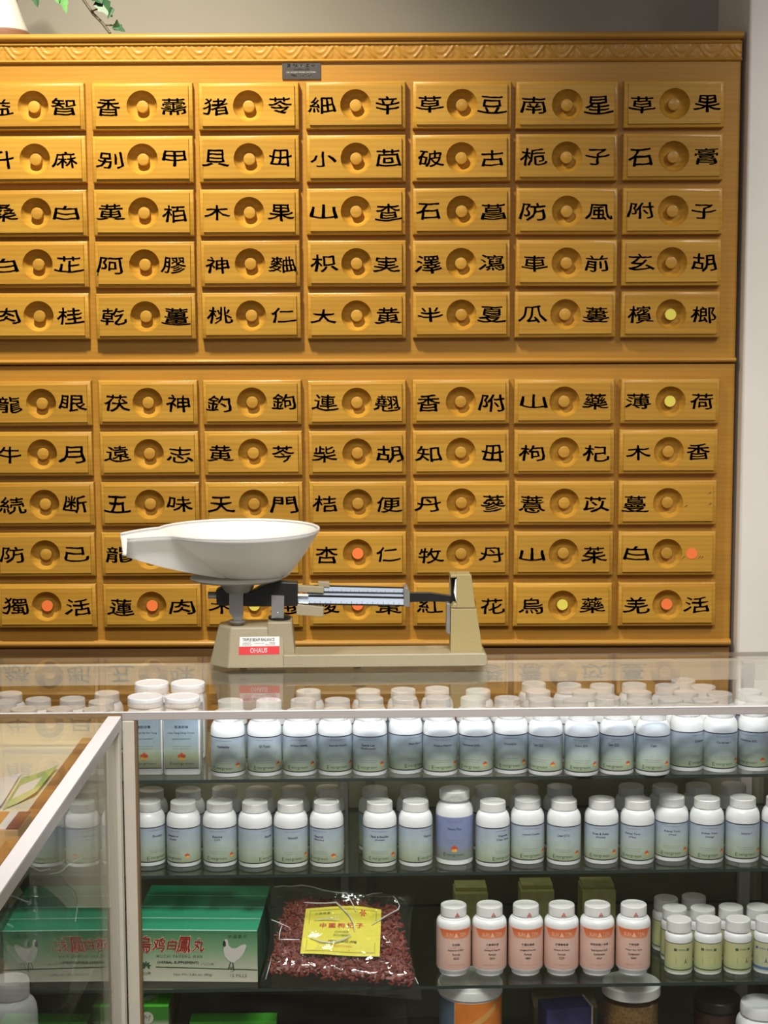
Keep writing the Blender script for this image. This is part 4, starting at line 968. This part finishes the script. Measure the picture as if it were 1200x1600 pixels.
# dark jar with dark lid
p, h = place_on_deck(1128, 1585, 2.66); p.y += .040
t = tag(empty('herb_jar', p), 'dark jar with a dark lid on the showcase floor, right of the granule jar', 'jar')
MB().lathe([(0, 0), (.0385, 0), (.040, .003), (.040, h - .004), (.0385, h - .001), (.0, h - .001)], 48).build('glass_body', M['jar_glass'], t)
c_ = MB().lathe([(0, .002), (.0385, .002), (.0385, h - .006), (0, h - .005)], 40).build('contents', M['dark_stuff'], t); c_['kind'] = 'stuff'
MB().lathe([(.0385, h - .001), (.0395, h), (.0395, h + .014), (.0375, h + .016), (0, h + .016)], 64).build('lid', M['dark_lid'], t)
# white capped bottle at the right edge
p, h = place_on_deck(1198, 1596, 2.60); p.y += .036
t = tag(empty('white_bottle', p), 'white bottle with bright white cap in the bottom right corner', 'bottle')
MB().lathe([(0, 0), (.040, 0), (.042, .003), (.042, h - .022)] + arc(.042, h - .020, .033, h - .004, 5) + [(.032, h), (0, h)], 48).build('body', M['white_pl'], t)
MB().lathe([(.031, h - .001), (.0355, h), (.0355, h + .016), (.034, h + .0185), (0, h + .019)], 72, ridge=(1, -.0004, 2)).build('cap', M['white_pl'], t)
# violet carton and brown cardboard box
p, h = place_on_deck(893, 1584, 2.66)
t = tag(empty('violet_carton', (p.x - .040, p.y + .012, ZD), math.radians(12)), 'violet carton standing in front of the brown cardboard box', 'box')
MB().box(0, .078, 0, .05, 0, h).build('carton', M['violet_card'], t, smooth=0, bevel=.001); MB().box(.0785, .081, .0, .05, 0, h + .001).build('pale_flap', M['cap_pl'], t, smooth=0)
p, h = place_on_deck(885, 1574, 2.80)
t = tag(empty('cardboard_box', (p.x - .057, p.y, ZD)), 'dark brown cardboard box behind the violet carton', 'box')
MB().box(0, .112, 0, .09, 0, h).build('carton', M['card_brown'], t, smooth=0, bevel=.001)
# bright green cartons
p = at(205, 1573, 2.60); p2 = at(263, 1573, 2.60); h = p.z - ZD; w_ = p2.x - p.x
t = tag(empty('green_carton', (p.x, p.y, ZD), .02), 'bright green topped carton with white emblem beside the counter post', 'box', 'bright green cartons on the showcase floor')
mb = MB().box(0, w_, 0, .075, 0, h); mb.m = [2, 0, 1, 2, 2, 2]; o = mb.build('carton', [M['lime'], zramp('lime_face_card', [(0, (.50, .52, .40)), (.82, (.45, .47, .36)), (.87, (.06, .22, .04)), (1, (.05, .25, .03))], .4), plain('grey_card_side', (.20, .20, .14), .6)], t, smooth=0, bevel=.0008)
mb = MB(); pf = lambda x, z: (x, .035 + z, h + .0006)
for k in range(3): mb.add([pf(.012 + k * .005, -.012), pf(.015 + k * .005, -.012), pf(.026 + k * .005, .008), pf(.023 + k * .005, .010)], [(0, 1, 2, 3)], 0)
n = 24; cz = h - .019
mb.add([(w_ * .42 + .0105 * math.cos(2 * PI * i / n), -.0008, cz + .0105 * math.sin(2 * PI * i / n)) for i in range(n)], [tuple(range(n))], 1)
text(mb, 'M', .010, lambda x, z: (x, -.0012, z), 2, cx=w_ * .42, cz=cz, width=.010, shear=.3)
mb.build('emblem', [M['print_white'], plain('pale_disc_print', (.62, .62, .52), .5), plain('olive_mark_print', (.25, .28, .16), .5)], o, smooth=0, fix=False)
p = at(296, 1597, 2.64); p2 = at(432, 1597, 2.64); h = p.z - ZD; w_ = p2.x - p.x
t = tag(empty('green_carton', (p.x, p.y, ZD), .02), 'flat bright green carton at the bottom picture edge below the pill boxes', 'box', 'bright green cartons on the showcase floor')
mb = MB().box(0, w_, 0, .035, 0, h); mb.m = [2, 0, 1, 2, 2, 2]; mb.build('carton', [M['lime'], M['lime'], plain('green_card_side', (.05, .16, .03), .6)], t, smooth=0, bevel=.0008)
p = at(358, 1590, 2.76); p2 = at(636, 1594, 2.76); h = p.z - ZD
t = tag(empty('dark_box', (p.x, p.y, ZD), .0), 'long dark box on the showcase floor under the goji bag', 'box')
MB().box(0, p2.x - p.x, 0, .10, 0, h).build('carton', plain('dark_card', (.03, .022, .016), .6), t, smooth=0, bevel=.001)

# ================================================================== THINGS IN THE LEFT CASE
ZB = ZG - .0436
def packet(name, label, cat, corners, mats, lift, thick=.004, group=None, split=None):
    """soft flat packet; corners are measured points on the display board"""
    P = [on(x, y, ZB + .002) for x, y in corners]; o0 = sum(P, Vector()) / 4; o0.z = ZB
    t = tag(empty(name, o0), label, cat, group); n1, n2 = 14, 10; mb = MB()
    for top in (1, 0):
        vs = []
        for i in range(n1 + 1):
            for j in range(n2 + 1):
                a_, b_ = i / n1, j / n2; q = P[0] * (1 - a_) * (1 - b_) + P[1] * a_ * (1 - b_) + P[2] * a_ * b_ + P[3] * (1 - a_) * b_ - o0
                q.z = .001 + lift(a_, b_) + (thick * (1 - (2 * a_ - 1) ** 4) * (1 - (2 * b_ - 1) ** 4) if top else 0); vs.append(q)
        k = n2 + 1; fs = [(i * k + j, (i + 1) * k + j, (i + 1) * k + j + 1, i * k + j + 1) for i in range(n1) for j in range(n2)]
        mi = [(split((i + .5) / n1, (j + .5) / n2) if split else 0) for i in range(n1) for j in range(n2)]
        mb.add(vs, fs, mi)
    mb.build('packet', mats, t, smooth=180); return t
packet('herb_packet', 'pale green and white packet curling up on the display board of the left case', 'packet', [(4, 1264), (57, 1243), (92, 1200), (34, 1214)], [M['pkt_lime'], M['pkt_green'], M['pkt_white']], lambda a_, b_: .006 * a_ * a_, .004, split=lambda a_, b_: 0 if b_ < .22 else (2 if (.22 < b_ < .56 and .12 < a_ < .82) else 1))
packet('white_packet', 'white packet at the left picture edge beside the pale green packet', 'packet', [(-70, 1300), (2, 1262), (33, 1211), (-30, 1222)], [M['pkt_white']], lambda a_, b_: .004 * a_, .006)
# flat tan carton with patterned strip
q0 = on(-60, 1331, ZB); q1 = on(32, 1327, ZB); cw_ = q1.x - q0.x
t = tag(empty('tan_carton', (q0.x, q0.y, ZB), 0), 'flat tan carton with amber and maroon band on the left display board', 'box')
o = MB().box(0, cw_, 0, .075, 0, .0275).build('carton', M['tan_card'], t, smooth=0, bevel=.001)
for x0, x1, mt in ((.0, cw_ * .62, 'amber'), (cw_ * .62, cw_ * .78, 'pkt_white'), (cw_ * .78, cw_, 'maroon')): MB().box(x0 + .0002, x1 - .0002, .001, .074, .0278, .0285).build('printed_band', M[mt], t, smooth=0)
# lower level: bags and a bottle behind the side glass
ZL = .612
def lumpy_bag(name, label, cx, cy, z, rx, ry, h, mat, content_name, seed, film=True):
    t = tag(empty(name, (cx, cy, z)), label, 'bag'); rn = random.Random(seed); ph = [rn.uniform(0, 6) for _ in range(6)]
    def surf(grow, topk):
        vs = []; n, k = 28, 14
        for i in range(n):
            a_ = 2 * PI * i / n
            for j in range(k + 1):
                u = j / k; rr = (math.sin(PI * (.12 + .86 * u)) ** .55) * (1 - .25 * u)
                wob = 1 + .10 * math.sin(3 * a_ + ph[0] + 4 * u) + .07 * math.sin(5 * a_ + ph[1] - 6 * u) + .04 * math.sin(9 * a_ + ph[2] + 9 * u)
                vs.append(((rx + grow) * rr * wob * math.cos(a_), (ry + grow) * rr * wob * math.sin(a_), .002 + (h * topk) * u + (0 if j else 0)))
        kk = k + 1
        return vs, [(i * kk + j, ((i + 1) % n) * kk + j, ((i + 1) % n) * kk + j + 1, i * kk + j + 1) for i in range(n) for j in range(k)] + [tuple(i * kk for i in range(n)), tuple(i * kk + k for i in range(n))]
    c = MB().add(*surf(-.004, .80)).build(content_name, mat, t, smooth=60); c['kind'] = 'stuff'
    MB().add(*surf(0, 1.0)).build('plastic_film', M['film'], t, smooth=180); return t
pb = at(70, 1440, 2.24)
tb = lumpy_bag('herb_bag', 'plastic bag of dark dried herbs behind the side glass of the left case', -.4975, 2.24, ZL, .064, .085, at(70, 1345, 2.24).z - ZL, M['herb'], 'dried_herbs', 5)
lumpy_bag('goji_bag', 'bag of red dried berries at the left picture edge behind the side glass', -.545, 2.06, ZL, .070, .070, at(10, 1432, 2.06).z - ZL, M['goji'], 'goji_berries', 9)
def on_side(px, py, X): d = ray(px, py); k = X / d.x; return Vector((X, k, d.z * k + CAM_Z))
mb = MB(); q = [on_side(30, 1386, -.4335), on_side(46, 1409, -.4335), on_side(45, 1363, -.4335)]
mb.add([(p.x + .4975, p.y - 2.24, p.z - ZL) for p in q] + [(p.x + .4975, p.y - 2.2388, p.z - ZL) for p in q], [(0, 1, 2), (5, 4, 3), (0, 3, 4, 1), (1, 4, 5, 2), (2, 5, 3, 0)])
mb.build('white_tag', M['label_white'], tb, smooth=0)
cm2 = MB()
for ls, r in (([(30, 1356), (46, 1354), (62, 1361), (78, 1358)], .0009), ([(78, 1366), (90, 1364), (98, 1360), (106, 1352), (116, 1346), (127, 1341)], .0011), ([(6, 1398), (22, 1401), (38, 1408), (45, 1410)], .0009), ([(12, 1444), (18, 1447), (20, 1449)], .0012), ([(103, 1380), (118, 1394), (121, 1412), (118, 1440)], .0007)):
    cm2.tube([on_side(x, y, -.4345) - tb.location for x, y in ls], r, 6)
cm2.build('film_crease_highlight', M['crease_highlight'], tb, smooth=60)  # bright glints on this bag's folds, likewise as white tubes
p = at(17, 1560, 1.93)
t = tag(empty('white_bottle', (p.x, 1.93, ZL + .0003)), 'white capped bottle inside the left case in the bottom left corner', 'bottle')
h = at(18, 1561, 1.91).z - ZL
MB().lathe([(0, 0), (.029, 0), (.031, .003), (.0315, h - .030)] + arc(.0315, h - .027, .0235, h - .008, 6) + [(.021, h - .005), (.021, h)], 48).build('body', M['white_pl'], t)
MB().lathe([(.020, h - .004), (.0225, h - .0035), (.0225, h + .0145), (.0215, h + .0165), (.019, h + .0165), (0, h + .0160)], 72, ridge=(1, -.0004, 2)).build('cap', M['cap_pl'], t)

# ================================================================== TRIPLE BEAM BALANCE
BY = 2.845                                            # front face of its base
bal = tag(empty('triple_beam_balance', cw(0, .313, ZG + .0003), CR), 'tan triple beam balance with black beam standing on the glass counter', 'scale')
inv = Matrix.Rotation(-CR, 4, 'Z') @ Matrix.Translation(-Vector(bal.location))
def bx(px, py, dep): 
    Y = BY + dep; p = at(px, py, Y); p.y += 0; p = at(px, py, Y + .03 * p.x); q = inv @ p; return q
def pts(lst, dep): return [(bx(x, y, dep).x, bx(x, y, dep).z) for x, y in lst]
y_of = lambda dep: bx(545, 1000, dep).y
mb = MB()
# foot block under the pan: an octagonal, tapering housing
def loft(mb, rings, mi=0):
    n = len(rings[0]); vs = [p for r in rings for p in r]
    mb.add(vs, [(l * n + i, l * n + (i + 1) % n, (l + 1) * n + (i + 1) % n, (l + 1) * n + i) for l in range(len(rings) - 1) for i in range(n)] + [tuple(reversed(range(n))), tuple(range((len(rings) - 1) * n, len(rings) * n))], mi)
xb0, xb1, xt0, xt1 = bx(325, 1049, 0).x, bx(444, 1049, 0).x, bx(341, 977, .03).x, bx(443, 977, .03).x
zt = bx(380, 977, .03).z
def oct_(x0, x1, y0, y1, c, z): return [(x0 + c, y0, z), (x1, y0, z), (x1, y1, z), (x0 + c, y1, z), (x0, y1 - c, z), (x0, y0 + c, z)]
y0 = y_of(0)
loft(mb, [oct_(xb0, xb1, y0, y0 + .105, .034, .004), oct_(xb0 + .001, xb1, y0 + .0005, y0 + .105, .034, .008), oct_(xt0, xt1, y0 + .016, y0 + .09, .022, zt - .002), oct_(xt0 + .003, xt1, y0 + .019, y0 + .087, .022, zt)])
# pillar step
xp0, xp1 = bx(418, 970, .02).x, bx(456, 970, .02).x; zp = bx(437, 971, .02).z
xq1 = bx(461, 1020, .02).x
mb.prism([(xp0, .02), (xq1, .02), (xq1, bx(461, 1022, .02).z), (xp1, zp), (xp0, zp)], y0 + .012, y0 + .075)
# long arm
xa1 = bx(762, 1044, 0).x; za = bx(600, 1022, 0).z
mb.prism([(xb1 - .002, .004), (xa1 - .004, .004), (xa1, .008), (xa1 - .001, za - .004), (xa1 - .005, za), (xb1 - .002, za)], y0, y0 + .075)
base = mb.build('base', M['tan'], bal, smooth=0, bevel=.0022)
mb = MB()
for x, y in ((xb0 + .06, y0 + .02), (xb0 + .06, y0 + .085), (bx(558, 1047, 0).x, y0 + .02), (xa1 - .02, y0 + .06)): mb.lathe([(0, 0), (.007, 0), (.007, .004), (0, .004)], 16, 0, x, y)
mb.build('foot', M['black'], bal)
# pointer tower
mb = MB(); tw = .012
t0 = pts([(704, 1022), (755, 1022), (744.5, 951), (704.5, 951)], tw); t1 = pts([(704.5, 950), (743, 950), (737, 900), (735, 897.5), (704, 898)], tw)
mb.prism(t0, y_of(tw), y_of(tw) + .040); 
# upper part: front panel with a cut-away on the left showing the pointer scale
up_ = pts([(713.5, 950), (743, 950), (737, 900), (735, 897.5), (713.5, 897.8)], tw); mb.prism(up_, y_of(tw), y_of(tw) + .040)
mb.prism(pts([(704, 903), (713.6, 902.5), (713.6, 897.8), (704, 898.2)], tw), y_of(tw), y_of(tw) + .040); mb.prism(pts([(704.5, 950), (713.6, 950), (713.6, 943), (709, 943)], tw), y_of(tw), y_of(tw) + .040)
mb.prism(pts([(704, 950), (713.6, 950), (713.6, 898), (704, 898)], tw), y_of(tw) + .034, y_of(tw) + .0405)
tower = mb.build('pointer_tower', M['tan_tower'], bal, smooth=0, bevel=.0012)
MB().prism(pts([(709.0, 925), (713.4, 942), (713.4, 904), (711.5, 905)], tw + .006), y_of(tw) + .004, y_of(tw) + .007).build('pointer_scale', M['label_white'], tower, smooth=0)
MB().prism(pts([(705, 944), (713, 944), (713, 903), (705.5, 903)], tw + .02), y_of(tw) + .024, y_of(tw) + .026).build('dark_slot', M['black'], tower, smooth=0)
MB().prism(pts([(697.5, 989), (703.4, 992), (703.6, 944), (698, 943)], tw + .004), y_of(tw) + .006, y_of(tw) + .028).build('damper_plate', M['steel'], tower, smooth=0, bevel=.0006)
# beam
mb = MB(); bd0, bd1 = y0 + .030, y0 + .058
hump = pts([(338, 921), (346, 917), (357, 923), (392, 924), (404, 917), (420, 910.5), (440, 908.5), (465, 909.5), (466, 946), (455, 945), (440, 946), (392, 946.5), (362, 944), (352, 946), (339, 943.5)], .04)
mb.prism(hump, bd0, bd1)
arm_ = MB().prism(pts([(639, 926), (672, 926), (706, 931), (709, 925), (711, 936), (706, 941), (672, 940), (639, 941)], .04), bd0 + .010, bd0 + .018)
beam = mb.build('beam', M['black'], bal, smooth=0, bevel=.0012)
arm_.build('pointer_arm', M['black'], beam, smooth=0, bevel=.0008)
MB().prism(pts([(631, 917), (637, 917), (640, 925), (640, 947), (631, 946)], .035), bd0 - .006, bd1 + .010).build('end_plate', M['dull_steel'], beam, smooth=0, bevel=.0008)
def bar(px0, px1, ytl, ytr, ybl, ybr, dep, ticks):
    m = MB(); y_ = y_of(dep)
    P = lambda f_, g_: ((lambda q: (q.x, q.z))(bx(px0 + (px1 - px0) * f_, (ytl + (ytr - ytl) * f_) * (1 - g_) + (ybl + (ybr - ybl) * f_) * g_, dep)))
    # black carrier with a white plate on its front
    m.prism([P(0, 1.28), P(1, 1.28), P(1, -.30), P(0, -.30)], y_ + .0012, y_ + .006, 1)
    m.prism([P(0, 1), P(1, 1), P(1, 0), P(0, 0)], y_, y_ + .0011, 0)
    for i in range(ticks + 1):
        f_ = .02 + .96 * i / ticks; big = i % 2 == 0; w_ = .0016
        a0, a1 = P(f_ - w_, .98), P(f_ + w_, .98); b1, b0_ = P(f_ + w_, .55 if big else .75), P(f_ - w_, .55 if big else .75)
        m.add([(x, y_ - .0003, z) for x, z in (a0, a1, b1, b0_)], [(0, 1, 2, 3)], 2)
    return m.build('scale_bar', [M['scale_white'], M['black'], M['print_dark']], beam, smooth=0, fix=False)
bar(490, 632, 916.5, 920, 923.5, 926, .062, 20); bar(480, 634, 926.5, 929, 931.5, 933, .050, 10); bar(464, 635, 932.5, 936, 942, 945, .036, 20)
def poise(lst, dep, d_, nm, mt): MB().prism(pts(lst, dep), y_of(dep), y_of(dep) + d_).build(nm, mt, beam, smooth=0, bevel=.0010)
poise([(465, 925.5), (506, 927), (506, 917), (465, 915)], .046, .012, 'poise', M['tan']); poise([(497, 917), (515, 918), (515, 909.5), (497, 909)], .060, .012, 'poise', M['tan'])
poise([(463, 961), (505, 964), (506, 949), (464, 944)], .030, .014, 'poise', M['tan'])
poise([(465, 932), (482, 932.5), (482, 929), (465, 928.5)], .030, .008, 'poise_rider', M['label_white']); poise([(466, 943), (482, 944), (482, 941), (466, 940)], .030, .003, 'poise_rider', M['label_white'])
# counterweight, left end
c0 = bx(325, 930, .045); c1 = bx(340, 930, .045); m = MB(); m.tube([(c0.x, c0.y, c0.z), (c1.x, c1.y, c1.z)], .0062, 16); m.build('counterweight', M['steel'], beam)
# pan support
sx_, sy_ = bx(371, 940, .045).x, y0 + .042
z_ = lambda py: bx(371, py, .045).z; rr = lambda w_: w_ / 2 * (BY + .045) / F_PX
m = MB().lathe([(0, z_(924)), (rr(40), z_(924)), (rr(50), z_(918)), (rr(56), z_(906)), (rr(56), z_(903.5)), (0, z_(903.5))], 36, 0, sx_ + .001, sy_)
m.build('pan_cup', M['dull_steel'], bal)
m = MB().prism(pts([(358, 958), (362, 962), (365, 970), (378, 970), (380, 960), (380, 924), (358, 924)], .026), y_of(.026), y_of(.026) + .004); m.build('pan_stem', M['steel'], bal, smooth=0, bevel=.0006)
MB().lathe([(0, zt - .001), (rr(14), zt - .001), (rr(20), zt + .003), (rr(28), zt + .0065), (rr(28), zt + .0085), (0, zt + .0085)], 28, 0, sx_, y0 + .032).build('stem_disc', M['dull_steel'], bal)
m = MB().prism(pts([(424, 966), (443.5, 966), (444, 931), (424, 930)], .026), y_of(.026), y_of(.026) + .003); m.add(*((lambda q: ([(q.x - .001, q.y - .0004, q.z - .001), (q.x + .001, q.y - .0004, q.z - .001), (q.x + .001, q.y - .0004, q.z + .001), (q.x - .001, q.y - .0004, q.z + .001)], [(0, 1, 2, 3)]))(bx(434, 957, .026))), 1)
m.build('beam_pillar', [M['steel'], M['print_white']], bal, smooth=0)
MB().lathe([(0, zp - .0005), (rr(33), zp - .0005), (rr(36), zp + .003), (rr(36), zp + .005), (rr(20), zp + .009), (0, zp + .009)], 32, 0, bx(436.5, 966, .03).x, y0 + .043).build('pillar_disc', M['black'], bal)
dz = bx(371, 903.5, .045).z
MB().lathe([(0, dz - .0016), (.078, dz - .0010), (.082, dz + .002), (.082, dz + .0030), (.078, dz + .0008), (0, dz - .0002)], 48, 0, sx_, sy_).build('pan_plate', M['dull_steel'], bal)
# maker's label on the sloping front of the foot block
def blk(px, py):                                       # point on the sloping front face of the foot block
    zb = lambda d: bx(px, py, d)
    lo, hi = 0.0, .03
    for _ in range(30):
        mid = (lo + hi) / 2; q = zb(mid); yf = y0 + .0005 + (q.z - .008) / (zt - .002 - .008) * .0155
        if q.y < yf: lo = mid
        else: hi = mid
    return zb((lo + hi) / 2)
LQ = [blk(373, 1023.5), blk(436.5, 1022.2), blk(436.5, 994.3), blk(374, 995.2)]
ln = (LQ[1] - LQ[0]).cross(LQ[3] - LQ[0]).normalized(); ln = -ln if ln.y > 0 else ln
def lq(x, z, off): return LQ[0] * (1 - x) * (1 - z) + LQ[1] * x * (1 - z) + LQ[2] * x * z + LQ[3] * (1 - x) * z + ln * off
m = MB()
m.add([lq(0, 0, .0004), lq(1, 0, .0004), lq(1, .46, .0004), lq(0, .46, .0004)], [(0, 1, 2, 3)], 1); m.add([lq(.01, .46, .0004), lq(1, .46, .0004), lq(1, 1, .0004), lq(.01, 1, .0004)], [(0, 1, 2, 3)], 0)
lb = m.build('maker_label', [M['label_white'], M['red']], bal, smooth=0, fix=False); lb['label'] = 'white and red maker label with printing'
m = MB(); pf = lambda x, z: lq(x, z, .0007)
text(m, 'TRIPLE BEAM BALANCE', .17, pf, 0, width=.80, cx=.48, cz=.83, bold=.01); text(m, 'CAPACITY', .085, pf, 0, width=.20, cx=.19, cz=.645); text(m, '2610g-5lb 2oz', .085, pf, 0, width=.24, cx=.20, cz=.545)
text(m, 'PATENTED  700 SERIES', .05, pf, 0, width=.24, cx=.50, cz=.62, res=1); text(m, 'MADE', .085, pf, 0, width=.14, cx=.83, cz=.645); text(m, 'IN U.S.A.', .085, pf, 0, width=.24, cx=.78, cz=.545)
text(m, 'OHAUS', .27, pf, 1, width=.42, cx=.49, cz=.235, bold=.022, spacing=1.08)
m.build('lettering', [M['print_dark'], M['print_white']], lb, smooth=0, fix=False)

# ------------------------------------------------------------------ white scoop pan resting on the balance
SY = BY + .075
def pxp(px, py, Y=SY): return at(px, py, Y)
cc = pxp(371.5, 827); Rr = (pxp(498, 822).x - pxp(245, 827).x) / 2
zrim = cc.z; zbot = pxp(398, 903, SY - .03).z; cbx = pxp(398, 900).x; rbot = (pxp(449, 895).x - pxp(347, 895).x) / 2
sc = tag(empty('weighing_scoop', (cc.x, SY, zbot)), 'white plastic scoop pan with spout resting on the balance', 'scoop')
sc.rotation_euler.z = math.radians(18); tip = (pxp(198, 838).x - cc.x) / math.cos(math.radians(18)) * .975; HR = zrim - zbot; LT = .62
def outline(l):                                        # l = 0 bottom .. 1 rim; counter-clockwise from the spout's back root round to its front root, then the spout
    r = rbot + (Rr - rbot) * l ** .92; cx = (cbx - cc.x) * (1 - l); z = HR * l
    hr = min(.030 + .032 * l, r * .8); w_ = math.asin(hr / r); out = []
    for i in range(61):
        a_ = PI + w_ + (2 * PI - 2 * w_) * i / 60; out.append((cx + r * math.cos(a_), r * math.sin(a_), z))
    k = min(1, l / LT); xr = cx - r * math.cos(w_); xt = xr + (tip - xr) * k + .003 * max(0, 1 - l)
    ht = (hr * (1 - k) + .018 * k) if l < LT else .018 + .019 * (l - LT) / (1 - LT)
    for i in range(1, 7): f_ = i / 6; out.append((xr + (xt - xr) * f_, hr + (ht - hr) * f_, z - .005 * f_ * f_ * l))
    for i in range(1, 4): f_ = i / 4; out.append((xt - .004 * math.sin(PI * f_) * k, ht * (1 - 2 * f_), z - .005 * l))
    for i in range(0, 6): f_ = 1 - i / 6; out.append((xr + (xt - xr) * f_, -(hr + (ht - hr) * f_), z - .005 * f_ * f_ * l))
    return out
levels = [0, .025, .07, .14, .24, .36, .5, .62, .70, .78, .86, .93, 1.0]
rings = [outline(l) for l in levels]; NP = len(rings[0])
m = MB(); vs = [p for r in rings for p in r]; ctr = len(vs); vs.append((cbx - cc.x, 0, 0))
fs = [(l * NP + i, l * NP + (i + 1) % NP, (l + 1) * NP + (i + 1) % NP, (l + 1) * NP + i) for l in range(len(levels) - 1) for i in range(NP) if not (levels[l] >= LT - 1e-6 and 66 <= i < 70)] + [((i + 1) % NP, i, ctr) for i in range(NP)]
m.add(vs, fs); so = m.build('bowl', M['scoop'], sc, smooth=50)
sd = so.modifiers.new('wall', 'SOLIDIFY'); sd.thickness = .0026; sd.offset = 1
top = rings[-1]; m = MB(); m.tube([Vector(p) + Vector((0, 0, .0004)) for p in top[70:] + top[:67]], .0023, 8); m.build('rim', M['scoop'], sc, smooth=180)

bpy.data.objects.remove(_to); bpy.data.curves.remove(_tc)
